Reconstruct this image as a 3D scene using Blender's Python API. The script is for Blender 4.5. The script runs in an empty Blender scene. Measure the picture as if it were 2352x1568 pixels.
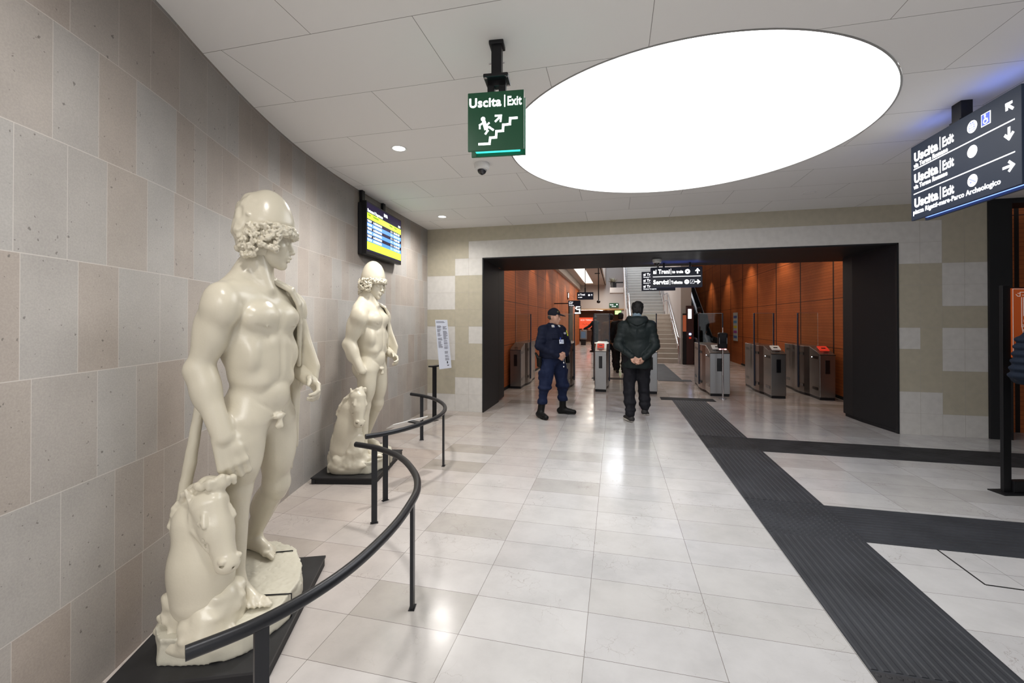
import bpy, bmesh, math, random
import numpy as np
from mathutils import Vector, Matrix, Euler
R = math.radians
scn = bpy.context.scene
C = scn.collection

# ------------------------------------------------------------------ camera, world, light, exposure
cam_data = bpy.data.cameras.new('camera'); cam = bpy.data.objects.new('camera', cam_data); C.objects.link(cam)
cam.location = (0, 0, 1.5)
cam.rotation_euler = (R(90.35), 0, R(13.46))
cam_data.sensor_width = 36; cam_data.lens = 988 / 2352 * 36
cam_data.shift_y = -52 / 2352
cam_data.clip_start = .05; cam_data.clip_end = 200
scn.camera = cam
scn.view_settings.view_transform = 'Standard'; scn.view_settings.look = 'None'
scn.view_settings.gamma = 1; scn.view_settings.use_curve_mapping = False
scn.view_settings.exposure = 0.0
world = bpy.data.worlds.new('world'); scn.world = world; world.use_nodes = True
world.node_tree.nodes['Background'].inputs[0].default_value = (.93, .95, 1, 1)
world.node_tree.nodes['Background'].inputs[1].default_value = .62
DISC_STRENGTH = 4.2
CEIL = 3.065

def lamp(kind, name, loc, energy, color=(1, 1, 1), size=.2, target=None, spot=None, blend=.5, size_y=None):
    d = bpy.data.lights.new(name, kind); d.energy = energy; d.color = color
    if kind == 'AREA':
        d.size = size
        if size_y: d.shape = 'RECTANGLE'; d.size_y = size_y
    elif kind == 'SPOT':
        d.shadow_soft_size = size; d.spot_size = R(spot); d.spot_blend = blend
    else: d.shadow_soft_size = size
    o = bpy.data.objects.new(name, d); C.objects.link(o); o.location = loc
    if target is not None:
        o.rotation_euler = (Vector(target) - Vector(loc)).to_track_quat('-Z', 'Y').to_euler()
    return o
# ticket hall: wall washing spots, plus area fills added unseen under its ceiling
for y in (10.5, 14.5, 19):
    lamp('AREA', 'hall_fill_lamp', (.6, y, 3.85), 36, (1, .88, .74), 3.2, (.6, y, 0), size_y=3.4)
for y in (9.6, 12.4, 15.2, 18, 21):
    lamp('SPOT', 'wall_washer_lamp', (3.65, y, 3.7), 55, (1, .78, .55), .05, (4.3, y, 1.2), 85, .8)
    lamp('SPOT', 'wall_washer_lamp', (-1.8, y, 3.7), 48, (1, .78, .55), .05, (-2.4, y, 1.2), 85, .8)
for y in (24, 27.5):
    lamp('AREA', 'far_fill_lamp', (-.9, y, 3.7), 60, (1, .9, .78), 1.0, (-.9, y, 0))  # unseen fill added towards the far wall
lamp('AREA', 'stair_void_fill', (1.4, 21.5, 6.9), 430, (.88, .93, 1), 3.4, (1.4, 21.5, 0), size_y=9)  # unseen area light added, standing for skylight over the stairs
lamp('AREA', 'stair_void_fill', (.0, 25.0, 6.8), 70, (.8, .88, 1), 1.0, (.0, 25.0, 0), size_y=7)  # second unseen fill added for the void beside the stairs
lamp('AREA', 'passage_lamp', (-1.2, 31, 2.2), 22, (1, .75, .5), .8, (-1.2, 31, 0))
# the row of downlights along the left wall (two of them in view) and spots added behind the camera, throwing light on statues, wall and floor
for x, y, e in ((-.55, -1.2, 110), (-1.15, 1.05, 62), (-1.90, 3.54, 135), (-2.51, 6.0, 92), (.9, -1.6, 110)):
    lamp('SPOT', 'downlight_lamp', (x, y, 3.03), e, (1, .965, .92), .085, (x, y, 0), 164, 1)
lamp('AREA', 'rear_fill_lamp', (-.2, -2.6, 3.0), 120, (1, .99, .98), 2.4, (-.2, -2.6, 0))  # added behind the camera to brighten the ceiling by floor bounce

# ------------------------------------------------------------------ helpers: nodes and materials
def mat(name, col=(.5, .5, .5), rough=.5, metal=0, emis=None, estr=1, spec=.5, bump=0, bscale=60, var=0, vscale=8, coat=0, trans=0, ior=1.45):
    m = bpy.data.materials.new(name); m.use_nodes = True; nt = m.node_tree; b = nt.nodes['Principled BSDF']
    b.inputs['Base Color'].default_value = (*col, 1); b.inputs['Roughness'].default_value = rough
    b.inputs['Metallic'].default_value = metal; b.inputs['Specular IOR Level'].default_value = spec
    b.inputs['Coat Weight'].default_value = coat; b.inputs['Transmission Weight'].default_value = trans; b.inputs['IOR'].default_value = ior
    if emis: b.inputs['Emission Color'].default_value = (*emis, 1); b.inputs['Emission Strength'].default_value = estr
    if bump or var:
        tc = nt.nodes.new('ShaderNodeTexCoord'); n = nt.nodes.new('ShaderNodeTexNoise'); nt.links.new(tc.outputs['Object'], n.inputs['Vector'])
        n.inputs['Detail'].default_value = 5
    if bump:
        n.inputs['Scale'].default_value = bscale
        bp = nt.nodes.new('ShaderNodeBump'); bp.inputs['Strength'].default_value = bump; bp.inputs['Distance'].default_value = .01
        nt.links.new(n.outputs['Fac'], bp.inputs['Height']); nt.links.new(bp.outputs['Normal'], b.inputs['Normal'])
    if var:
        n2 = nt.nodes.new('ShaderNodeTexNoise'); n2.inputs['Scale'].default_value = vscale; n2.inputs['Detail'].default_value = 6
        nt.links.new(tc.outputs['Object'], n2.inputs['Vector'])
        r = nt.nodes.new('ShaderNodeValToRGB')
        r.color_ramp.elements[0].position = .3; r.color_ramp.elements[1].position = .7
        r.color_ramp.elements[0].color = (*[c * (1 - var) for c in col], 1)
        r.color_ramp.elements[1].color = (*[min(1, c * (1 + var)) for c in col], 1)
        nt.links.new(n2.outputs['Fac'], r.inputs[0]); nt.links.new(r.outputs[0], b.inputs['Base Color'])
    return m
class NT:
    """tiny node builder"""
    def __init__(s, name):
        s.m = bpy.data.materials.new(name); s.m.use_nodes = True; s.t = s.m.node_tree; s.b = s.t.nodes['Principled BSDF']
    def n(s, typ, **kw):
        nd = s.t.nodes.new('ShaderNode' + typ)
        for k, v in kw.items():
            if k.startswith('i_'):
                key = k[2:].replace('_', ' '); 
                nd.inputs[key].default_value = v
            elif k.startswith('j'): nd.inputs[int(k[1:])].default_value = v
            else: setattr(nd, k, v)
        return nd
    def l(s, a, b): s.t.links.new(a, b)
    def math(s, op, a, b=None, c=None):
        nd = s.t.nodes.new('ShaderNodeMath'); nd.operation = op
        for i, v in enumerate((a, b, c)):
            if v is None: continue
            if isinstance(v, (int, float)): nd.inputs[i].default_value = v
            else: s.l(v, nd.inputs[i])
        return nd.outputs[0]
    def mix(s, f, a, b, blend='MIX'):
        nd = s.t.nodes.new('ShaderNodeMix'); nd.data_type = 'RGBA'; nd.blend_type = blend
        for i, v in ((0, f), (6, a), (7, b)):
            if isinstance(v, (int, float)): nd.inputs[i].default_value = v
            elif isinstance(v, tuple): nd.inputs[i].default_value = (*v, 1)
            else: s.l(v, nd.inputs[i])
        return nd.outputs[2]
    def ramp(s, f, *st):
        nd = s.t.nodes.new('ShaderNodeValToRGB'); s.l(f, nd.inputs[0]); e = nd.color_ramp.elements
        while len(e) < len(st): e.new(.5)
        for q, (p, c) in zip(e, st):
            q.position = p; q.color = (c, c, c, 1) if isinstance(c, (int, float)) else (*c, 1)
        return nd.outputs[0]

# ------------------------------------------------------------------ helpers: objects
def tag(o, label=None, cat=None, group=None, kind=None):
    if label: o['label'] = label
    if cat: o['category'] = cat
    if group: o['group'] = group
    if kind: o['kind'] = kind
    return o
def thing(name, label, cat, loc=(0, 0, 0), rz=0, group=None):
    o = bpy.data.objects.new(name, None); C.objects.link(o); o.location = loc; o.rotation_euler = (0, 0, rz)
    o.empty_display_size = .1
    return tag(o, label, cat, group)
def link(name, me, m, parent=None, smooth=False):
    o = bpy.data.objects.new(name, me); C.objects.link(o)
    for x in (m if isinstance(m, (list, tuple)) else [m]): me.materials.append(x)
    if smooth: me.polygons.foreach_set('use_smooth', [True] * len(me.polygons))
    o.parent = parent
    return o
def clone(src, parent=None):
    c = src.copy(); C.objects.link(c); c.parent = parent
    for ch in [k for k in src.children]: clone(ch, c)
    return c
class MB:
    """collects simple solids into ONE mesh"""
    def __init__(s): s.v = []; s.f = []; s.mi = []
    def add(s, vs, fs, mi=0):
        n = len(s.v); s.v += [tuple(p) for p in vs]; s.f += [tuple(i + n for i in f) for f in fs]; s.mi += [mi] * len(fs); return s
    def box(s, lo, hi, mi=0, M=None):
        x0, y0, z0 = lo; x1, y1, z1 = hi
        vs = [(x0, y0, z0), (x1, y0, z0), (x1, y1, z0), (x0, y1, z0), (x0, y0, z1), (x1, y0, z1), (x1, y1, z1), (x0, y1, z1)]
        if M: vs = [M @ Vector(p) for p in vs]
        return s.add(vs, [(0, 3, 2, 1), (4, 5, 6, 7), (0, 1, 5, 4), (1, 2, 6, 5), (2, 3, 7, 6), (3, 0, 4, 7)], mi)
    def quad(s, a, b, c, d, mi=0): return s.add([a, b, c, d], [(0, 1, 2, 3)], mi)
    def prism(s, pts, z0, z1, mi=0):
        n = len(pts)
        return s.add([(x, y, z0) for x, y in pts] + [(x, y, z1) for x, y in pts],
                     [tuple(range(n))[::-1], tuple(range(n, 2 * n))] + [(i, (i + 1) % n, n + (i + 1) % n, n + i) for i in range(n)], mi)
    def slab(s, pts, axis, a0, a1, mi=0):
        """polygon given in the two other axes, extruded along axis"""
        def P(u, v, a): return {'x': (a, u, v), 'y': (u, a, v), 'z': (u, v, a)}[axis]
        n = len(pts)
        return s.add([P(u, v, a0) for u, v in pts] + [P(u, v, a1) for u, v in pts],
                     [tuple(range(n)), tuple(range(n, 2 * n))[::-1]] + [(i, n + i, n + (i + 1) % n, (i + 1) % n) for i in range(n)], mi)
    def tube(s, path, r, n=12, caps=True, mi=0):
        path = [Vector(p) for p in path]; rings = []; up = None
        rr = r if isinstance(r, (list, tuple)) else [r] * len(path)
        base = len(s.v); k = len(path)
        for i, p in enumerate(path):
            t = (path[min(i + 1, k - 1)] - path[max(i - 1, 0)]).normalized()
            if up is None: up = Vector((0, 0, 1)) if abs(t.z) < .9 else Vector((1, 0, 0))
            a = t.cross(up).normalized(); b = a.cross(t).normalized(); up = b
            for j in range(n):
                q = 2 * math.pi * j / n + math.pi / n; s.v.append(tuple(p + rr[i] * (math.cos(q) * a + math.sin(q) * b)))
        for i in range(k - 1):
            for j in range(n):
                s.f.append((base + i * n + j, base + i * n + (j + 1) % n, base + (i + 1) * n + (j + 1) % n, base + (i + 1) * n + j)); s.mi.append(mi)
        if caps:
            s.f.append(tuple(base + j for j in range(n))[::-1]); s.f.append(tuple(base + (k - 1) * n + j for j in range(n))); s.mi += [mi, mi]
        return s
    def lathe(s, prof, c=(0, 0, 0), n=32, mi=0, ring=False):
        b = len(s.v); k = len(prof)
        for r, z in prof:
            for j in range(n):
                q = 2 * math.pi * j / n; s.v.append((c[0] + r * math.cos(q), c[1] + r * math.sin(q), c[2] + z))
        for i in range(k - 1):
            for j in range(n):
                s.f.append((b + i * n + j, b + i * n + (j + 1) % n, b + (i + 1) * n + (j + 1) % n, b + (i + 1) * n + j)); s.mi.append(mi)
        if not ring: s.f.append(tuple(b + j for j in range(n))[::-1]); s.f.append(tuple(b + (k - 1) * n + j for j in range(n))); s.mi += [mi, mi]
        return s
    def build(s, name, m, parent=None, smooth=False, bevel=0, seg=2, fix=True):
        me = bpy.data.meshes.new(name); me.from_pydata(s.v, [], s.f)
        me.polygons.foreach_set('material_index', s.mi)
        if fix:
            bm = bmesh.new(); bm.from_mesh(me); bmesh.ops.recalc_face_normals(bm, faces=bm.faces); bm.to_mesh(me); bm.free()
        o = link(name, me, m, parent, smooth)
        if bevel:
            b = o.modifiers.new('bevel', 'BEVEL'); b.width = bevel; b.segments = seg; b.limit_method = 'ANGLE'
        if smooth:
            e = o.modifiers.new('split', 'EDGE_SPLIT'); e.split_angle = R(40)
        return o
def text(s, size, loc, m, parent, name='lettering', sx=1, extrude=.0015, align='LEFT', rot=(R(90), 0, 0), bold=.0, wid=None):
    cu = bpy.data.curves.new(name, 'FONT'); cu.body = s; cu.size = size; cu.extrude = extrude; cu.align_x = align; cu.offset = bold
    cu.resolution_u = 3; cu.space_character = 1 + bold / size * 2.6
    o = bpy.data.objects.new(name, cu); C.objects.link(o)
    dg = bpy.context.evaluated_depsgraph_get(); me = bpy.data.meshes.new_from_object(o.evaluated_get(dg), depsgraph=dg)
    bpy.data.objects.remove(o); bpy.data.curves.remove(cu)
    if wid:
        xs = [v.co.x for v in me.vertices]; x0 = min(xs); sx = wid / (max(xs) - x0); me.transform(Matrix.Translation((-x0, 0, 0)))
    me.transform(Matrix.Diagonal((sx, 1, 1, 1)))
    me.materials.clear()
    q = link(name, me, m, parent); q.location = loc; q.rotation_euler = rot
    return q

# ------------------------------------------------------------------ organic shapes: signed distance fields -> one smooth mesh
def hashn(ix, iy, iz, seed):
    h = (ix * 374761393 + iy * 668265263 + iz * 2147483647 + seed * 1274126177) & 0xffffffff
    h = ((h ^ (h >> 13)) * 1274126177) & 0xffffffff
    return ((h ^ (h >> 16)) & 0xffff) / 32767.5 - 1
def vnoise(X, Y, Z, f, seed=0):
    X = X * f + 1000; Y = Y * f + 1000; Z = Z * f + 1000
    ix = np.floor(X).astype(np.int64); iy = np.floor(Y).astype(np.int64); iz = np.floor(Z).astype(np.int64)
    fx = X - ix; fy = Y - iy; fz = Z - iz
    fx = fx * fx * (3 - 2 * fx); fy = fy * fy * (3 - 2 * fy); fz = fz * fz * (3 - 2 * fz)
    out = 0
    for a in (0, 1):
        wa = fx if a else 1 - fx
        for b in (0, 1):
            wb = fy if b else 1 - fy
            for c in (0, 1):
                out = out + wa * wb * (fz if c else 1 - fz) * hashn(ix + a, iy + b, iz + c, seed)
    return out
def rotm(e): return np.array(Euler([R(a) for a in e], 'XYZ').to_matrix())
class Fr:
    """local frame (origin, yaw/pitch/roll) used to place shapes"""
    def __init__(s, o=(0, 0, 0), e=(0, 0, 0), sc=1): s.o = np.array(o, float); s.m = rotm(e); s.s = sc
    def __call__(s, p): return s.o + s.m @ (np.array(p, float) * s.s)
class Sdf:
    def __init__(s): s.p = []
    def ell(s, c, r, e=None, k=.02, op='+', fr=None):
        c = np.array(c, float); r = np.array(r, float) if not np.isscalar(r) else np.array([r] * 3, float)
        M = rotm(e) if e is not None else np.eye(3)
        if fr: c = fr(c); M = fr.m @ M; r = r * fr.s
        def f(X, Y, Z):
            x = X - c[0]; y = Y - c[1]; z = Z - c[2]
            a = (M[0, 0] * x + M[1, 0] * y + M[2, 0] * z); b = (M[0, 1] * x + M[1, 1] * y + M[2, 1] * z); d = (M[0, 2] * x + M[1, 2] * y + M[2, 2] * z)
            k0 = np.sqrt((a / r[0]) ** 2 + (b / r[1]) ** 2 + (d / r[2]) ** 2); k1 = np.sqrt((a / r[0] ** 2) ** 2 + (b / r[1] ** 2) ** 2 + (d / r[2] ** 2) ** 2)
            return k0 * (k0 - 1) / np.maximum(k1, 1e-6)
        ext = np.sqrt(((M * r) ** 2).sum(1))
        s.p.append((f, c - ext, c + ext, k, op)); return s
    def cap(s, a, b, ra, rb=None, k=.02, op='+', fr=None, flat=None):
        rb = ra if rb is None else rb
        a = np.array(a, float); b = np.array(b, float)
        if fr: a = fr(a); b = fr(b); ra *= fr.s; rb *= fr.s
        ab = b - a; L2 = max(ab @ ab, 1e-9)
        nrm = None
        if flat is not None:
            nrm = np.array(flat[0], float); nrm = (fr.m @ nrm) if fr else nrm; nrm = nrm / np.linalg.norm(nrm)
        def f(X, Y, Z):
            x = X - a[0]; y = Y - a[1]; z = Z - a[2]
            t = np.clip((x * ab[0] + y * ab[1] + z * ab[2]) / L2, 0, 1)
            x = x - t * ab[0]; y = y - t * ab[1]; z = z - t * ab[2]
            if nrm is None: return np.sqrt(x * x + y * y + z * z) - (ra + (rb - ra) * t)
            q = x * nrm[0] + y * nrm[1] + z * nrm[2]; g = 1 / flat[1]
            rad = np.sqrt(x * x + y * y + z * z + q * q * (g * g - 1)); rr = ra + (rb - ra) * t
            return (rad - rr) * np.clip(flat[1] + .25, 0, 1)
        m = max(ra, rb); s.p.append((f, np.minimum(a, b) - m, np.maximum(a, b) + m, k, op)); return s
    def box(s, c, h, e=None, r=.01, k=.01, op='+', fr=None):
        c = np.array(c, float); h = np.array(h, float); M = rotm(e) if e is not None else np.eye(3)
        if fr: c = fr(c); M = fr.m @ M; h = h * fr.s
        def f(X, Y, Z):
            P = [X - c[0], Y - c[1], Z - c[2]]
            q = [abs(M[0, i] * P[0] + M[1, i] * P[1] + M[2, i] * P[2]) - (h[i] - r) for i in range(3)]
            o = np.sqrt(sum(np.maximum(v, 0) ** 2 for v in q)); return o + np.minimum(np.maximum(np.maximum(q[0], q[1]), q[2]), 0) - r
        ext = np.abs(M) @ h
        s.p.append((f, c - ext, c + ext, k, op)); return s
    def noise(s, lo, hi, amp, f, seed=0, ridged=False, fade=None):
        """adds roughness to what stands so far, inside a box (op n)"""
        def g(X, Y, Z):
            v = vnoise(X, Y, Z, f, seed)
            if ridged: v = 1 - 2 * abs(v)
            w = 1
            if fade:
                for A, l, h in ((X, lo[0], hi[0]), (Y, lo[1], hi[1]), (Z, lo[2], hi[2])):
                    w = w * np.clip((A - l) / fade, 0, 1) * np.clip((h - A) / fade, 0, 1)
            return v * amp * w
        s.p.append((g, np.array(lo, float), np.array(hi, float), 0, 'n')); return s
    def mesh(s, h):
        add = [q for q in s.p if q[4] == '+']
        lo = np.min([q[1] for q in add], 0) - 3 * h - .012; hi = np.max([q[2] for q in add], 0) + 3 * h + .012
        n = np.ceil((hi - lo) / h).astype(int) + 1
        ax = [(lo[i] + h * np.arange(n[i])).astype(np.float32) for i in range(3)]
        F = np.full(n, .5, np.float32)
        for f, a, b, k, op in s.p:
            m = k + 3 * h if op != 'n' else 0
            i0 = np.clip(np.floor((a - m - lo) / h).astype(int), 0, n - 1); i1 = np.clip(np.ceil((b + m - lo) / h).astype(int) + 1, 1, n)
            if (i1 <= i0).any(): continue
            sl = tuple(slice(i0[i], i1[i]) for i in range(3))
            X = ax[0][sl[0]][:, None, None]; Y = ax[1][sl[1]][None, :, None]; Z = ax[2][sl[2]][None, None, :]
            A = F[sl]
            if op == 'n':
                near = abs(A) < .06
                if not near.any(): continue
                idx = np.nonzero(near); A[idx] += g_eval(f, ax, sl, idx); continue
            d = f(X, Y, Z).astype(np.float32)
            if op == '+':
                w = np.maximum(k - abs(A - d), 0) / max(k, 1e-6); F[sl] = np.minimum(A, d) - w * w * k * .25
            else:
                w = np.maximum(k - abs(A + d), 0) / max(k, 1e-6); F[sl] = np.maximum(A, -d) + w * w * k * .25
        return nets(F, lo, h)
    def build(s, name, m, parent=None, h=.008, loc=(0, 0, 0)):
        V, Q = s.mesh(h); me = bpy.data.meshes.new(name)
        me.vertices.add(len(V)); me.vertices.foreach_set('co', V.astype(np.float32).ravel())
        me.loops.add(len(Q) * 4); me.loops.foreach_set('vertex_index', Q.astype(np.int32).ravel())
        me.polygons.add(len(Q)); me.polygons.foreach_set('loop_start', np.arange(0, len(Q) * 4, 4, dtype=np.int32))
        me.polygons.foreach_set('loop_total', np.full(len(Q), 4, dtype=np.int32)) if False else None
        me.update(calc_edges=True); me.validate()
        o = link(name, me, m, parent, True); o.location = loc
        return o
def g_eval(f, ax, sl, idx):
    return f(ax[0][sl[0]][idx[0]].astype(float), ax[1][sl[1]][idx[1]].astype(float), ax[2][sl[2]][idx[2]].astype(float)).astype(np.float32)
def nets(F, lo, h):
    F = np.where(F == 0, 1e-6, F); ins = F < 0
    nx, ny, nz = F.shape
    cnt = np.zeros((nx - 1, ny - 1, nz - 1), np.uint8)
    for a in (0, 1):
        for b in (0, 1):
            for c in (0, 1): cnt += ins[a:nx - 1 + a, b:ny - 1 + b, c:nz - 1 + c]
    ci = np.nonzero((cnt > 0) & (cnt < 8)); N = len(ci[0])
    vid = np.full(cnt.shape, -1, np.int32); vid[ci] = np.arange(N)
    P = np.stack(ci, 1); S = np.zeros((N, 3)); K = np.zeros(N)
    cor = {(a, b, c): F[ci[0] + a, ci[1] + b, ci[2] + c] for a in (0, 1) for b in (0, 1) for c in (0, 1)}
    for c0 in cor:
        for d in range(3):
            if c0[d]: continue
            c1 = list(c0); c1[d] = 1; c1 = tuple(c1); f0 = cor[c0]; f1 = cor[c1]; m = (f0 < 0) != (f1 < 0)
            t = np.where(m, f0 / np.where(m, f0 - f1, 1), 0)
            q = np.array(c0, float)[None, :].repeat(N, 0); q[:, d] += t
            S[m] += q[m]; K += m
    V = (P + S / K[:, None]) * h + lo
    Q = []
    for d in range(3):
        e1, e2 = (d + 1) % 3, (d + 2) % 3
        s0 = [slice(1, n - 1) for n in F.shape]; s1 = list(s0); s0[d] = slice(0, F.shape[d] - 1); s1[d] = slice(1, F.shape[d])
        A = ins[tuple(s0)]; B = ins[tuple(s1)]; m = np.nonzero(A != B)
        if not len(m[0]): continue
        g = [m[0] + (0 if d == 0 else 1), m[1] + (0 if d == 1 else 1), m[2] + (0 if d == 2 else 1)]
        def at(o1, o2):
            k = [x.copy() for x in g]; k[e1] -= o1; k[e2] -= o2; return vid[tuple(k)]
        q = np.stack([at(0, 0), at(1, 0), at(1, 1), at(0, 1)], 1); fl = ~A[m]
        q[fl] = q[fl][:, ::-1]; Q.append(q)
    Q = np.concatenate(Q); Q = Q[(Q >= 0).all(1)]
    return V, Q
# ------------------------------------------------------------------ materials of the place
def m_floor():
    g = NT('marble_floor'); tc = g.n('TexCoord')
    mp = g.n('Mapping'); mp.inputs['Location'].default_value = (.137, -1.956 + .3025 * 20, 0); g.l(tc.outputs['Object'], mp.inputs[0])
    br = g.n('TexBrick', offset=0, squash=1, i_Scale=1.0, i_Mortar_Size=.0012, i_Mortar_Smooth=.0, i_Bias=0.0, i_Brick_Width=.5965, i_Row_Height=.3025)
    br.inputs['Color1'].default_value = (0, 0, 0, 1); br.inputs['Color2'].default_value = (1, 1, 1, 1); br.inputs['Mortar'].default_value = (.5, .5, .5, 1)
    g.l(mp.outputs[0], br.inputs['Vector'])
    sh = g.n('SeparateXYZ'); g.l(tc.outputs['Object'], sh.inputs[0])
    # patches of warmer slabs towards the left wall and beyond the gates
    warm = g.n('MapRange', j1=-.4, j2=-2.0); g.l(sh.outputs[0], warm.inputs[0])
    warm2 = g.n('MapRange', j1=6.5, j2=8.6); g.l(sh.outputs[1], warm2.inputs[0])
    w = g.math('MAXIMUM', warm.outputs[0], g.math('MULTIPLY', warm2.outputs[0], .85))
    pale = g.ramp(br.outputs['Color'], (0, (.53, .525, .53)), (.5, (.59, .585, .585)), (1, (.48, .47, .46)))
    rosy = g.ramp(br.outputs['Color'], (0, (.50, .42, .37)), (.4, (.58, .53, .50)), (.75, (.55, .49, .45)), (1, (.40, .35, .30)))
    base = g.mix(w, pale, rosy)
    n1 = g.n('TexNoise', i_Scale=3.2, i_Detail=8, i_Roughness=.65); g.l(tc.outputs['Object'], n1.inputs['Vector'])
    cl = g.ramp(n1.outputs['Fac'], (.3, .88), (.55, 1.0), (.75, 1.06)); base = g.mix(1.0, base, cl, 'MULTIPLY')
    # veins
    vo = g.n('TexVoronoi', feature='DISTANCE_TO_EDGE', i_Scale=9.0); n2 = g.n('TexNoise', i_Scale=5.0, i_Detail=7); g.l(tc.outputs['Object'], n2.inputs['Vector'])
    ad = g.n('VectorMath', operation='MULTIPLY_ADD'); g.l(n2.outputs['Color'], ad.inputs[0]); ad.inputs[1].default_value = (.35, .35, .35); g.l(tc.outputs['Object'], ad.inputs[2]); g.l(ad.outputs[0], vo.inputs['Vector'])
    vn = g.ramp(vo.outputs['Distance'], (0, 1), (.012, 0)); n3 = g.n('TexNoise', i_Scale=2.3, i_Detail=3); g.l(tc.outputs['Object'], n3.inputs['Vector'])
    vm = g.math('MULTIPLY', vn, g.ramp(n3.outputs['Fac'], (.50, 0), (.62, .62))); base = g.mix(vm, base, (.20, .15, .12))
    base = g.mix(br.outputs['Fac'], base, (.17, .15, .135))
    g.l(base, g.b.inputs['Base Color'])
    ro = g.n('MapRange', j1=.3, j2=.7, j3=.10, j4=.24); g.l(n1.outputs['Fac'], ro.inputs[0]); g.l(ro.outputs[0], g.b.inputs['Roughness'])
    g.b.inputs['Specular IOR Level'].default_value = .42
    bp = g.n('Bump', i_Strength=.25, i_Distance=.002, invert=True); g.l(br.outputs['Fac'], bp.inputs['Height']); g.l(bp.outputs[0], g.b.inputs['Normal'])
    return g.m
def m_leftwall():
    g = NT('stone_slabs'); uv = g.n('UVMap'); s = g.n('SeparateXYZ'); g.l(uv.outputs[0], s.inputs[0])
    v = g.math('DIVIDE', g.math('ADD', s.outputs[1], .011), .4365); row = g.math('FLOOR', v)
    W = g.math('ADD', g.math('MULTIPLY', s.outputs[0], 4.8), g.math('MULTIPLY', row, 17.31))
    ed = g.n('TexVoronoi', voronoi_dimensions='1D', feature='DISTANCE_TO_EDGE', i_Scale=1.0, i_Randomness=1.0); g.l(W, ed.inputs['W'])
    ce = g.n('TexVoronoi', voronoi_dimensions='1D', feature='F1', i_Scale=1.0, i_Randomness=1.0); g.l(W, ce.inputs['W'])
    rnd = g.n('SeparateColor'); g.l(ce.outputs['Color'], rnd.inputs[0])
    fr = g.math('FRACT', v); hj = g.math('LESS_THAN', g.math('MINIMUM', fr, g.math('SUBTRACT', 1, fr)), .0042)
    vj = g.math('LESS_THAN', ed.outputs['Distance'], .0062); j = g.math('MAXIMUM', hj, vj)
    base = g.ramp(rnd.outputs[0], (0, (.365, .318, .282)), (.25, (.375, .335, .300)), (.5, (.380, .360, .340)), (.75, (.390, .376, .360)), (1, (.348, .298, .258)))
    tc = g.n('TexCoord'); n = g.n('TexNoise', i_Scale=4.0, i_Detail=7); g.l(tc.outputs['Object'], n.inputs['Vector'])
    base = g.mix(1.0, base, g.ramp(n.outputs['Fac'], (.3, .92), (.7, 1.07)), 'MULTIPLY')
    n2 = g.n('TexNoise', i_Scale=150.0, i_Detail=3); g.l(tc.outputs['Object'], n2.inputs['Vector']); base = g.mix(1.0, base, g.ramp(n2.outputs['Fac'], (.35, .93), (.65, 1.05)), 'MULTIPLY')
    n3 = g.n('TexNoise', i_Scale=48.0, i_Detail=2); g.l(tc.outputs['Object'], n3.inputs['Vector']); pit = g.ramp(n3.outputs['Fac'], (.265, 1), (.285, 0))
    base = g.mix(g.math('MULTIPLY', pit, .65), base, (.09, .08, .07)); base = g.mix(g.math('MULTIPLY', j, .55), base, (.66, .63, .59))
    g.l(base, g.b.inputs['Base Color']); g.b.inputs['Roughness'].default_value = .55
    bp = g.n('Bump', i_Strength=.3, i_Distance=.003, invert=True); g.l(g.math('MAXIMUM', pit, j), bp.inputs['Height']); g.l(bp.outputs[0], g.b.inputs['Normal'])
    return g.m
def m_ceiling():
    g = NT('ceiling_panels'); tc = g.n('TexCoord'); mp = g.n('Mapping'); mp.inputs['Location'].default_value = (.41 + 6, -2.015 + 6, 0); g.l(tc.outputs['Object'], mp.inputs[0])
    br = g.n('TexBrick', offset=.5, i_Scale=1.0, i_Mortar_Size=.0018, i_Mortar_Smooth=0, i_Brick_Width=1.2, i_Row_Height=.6); g.l(mp.outputs[0], br.inputs['Vector'])
    br.inputs['Color1'].default_value = (.86, .845, .83, 1); br.inputs['Color2'].default_value = (.83, .815, .80, 1); br.inputs['Mortar'].default_value = (.27, .255, .24, 1)
    g.l(br.outputs['Color'], g.b.inputs['Base Color']); g.b.inputs['Roughness'].default_value = .8
    return g.m
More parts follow.
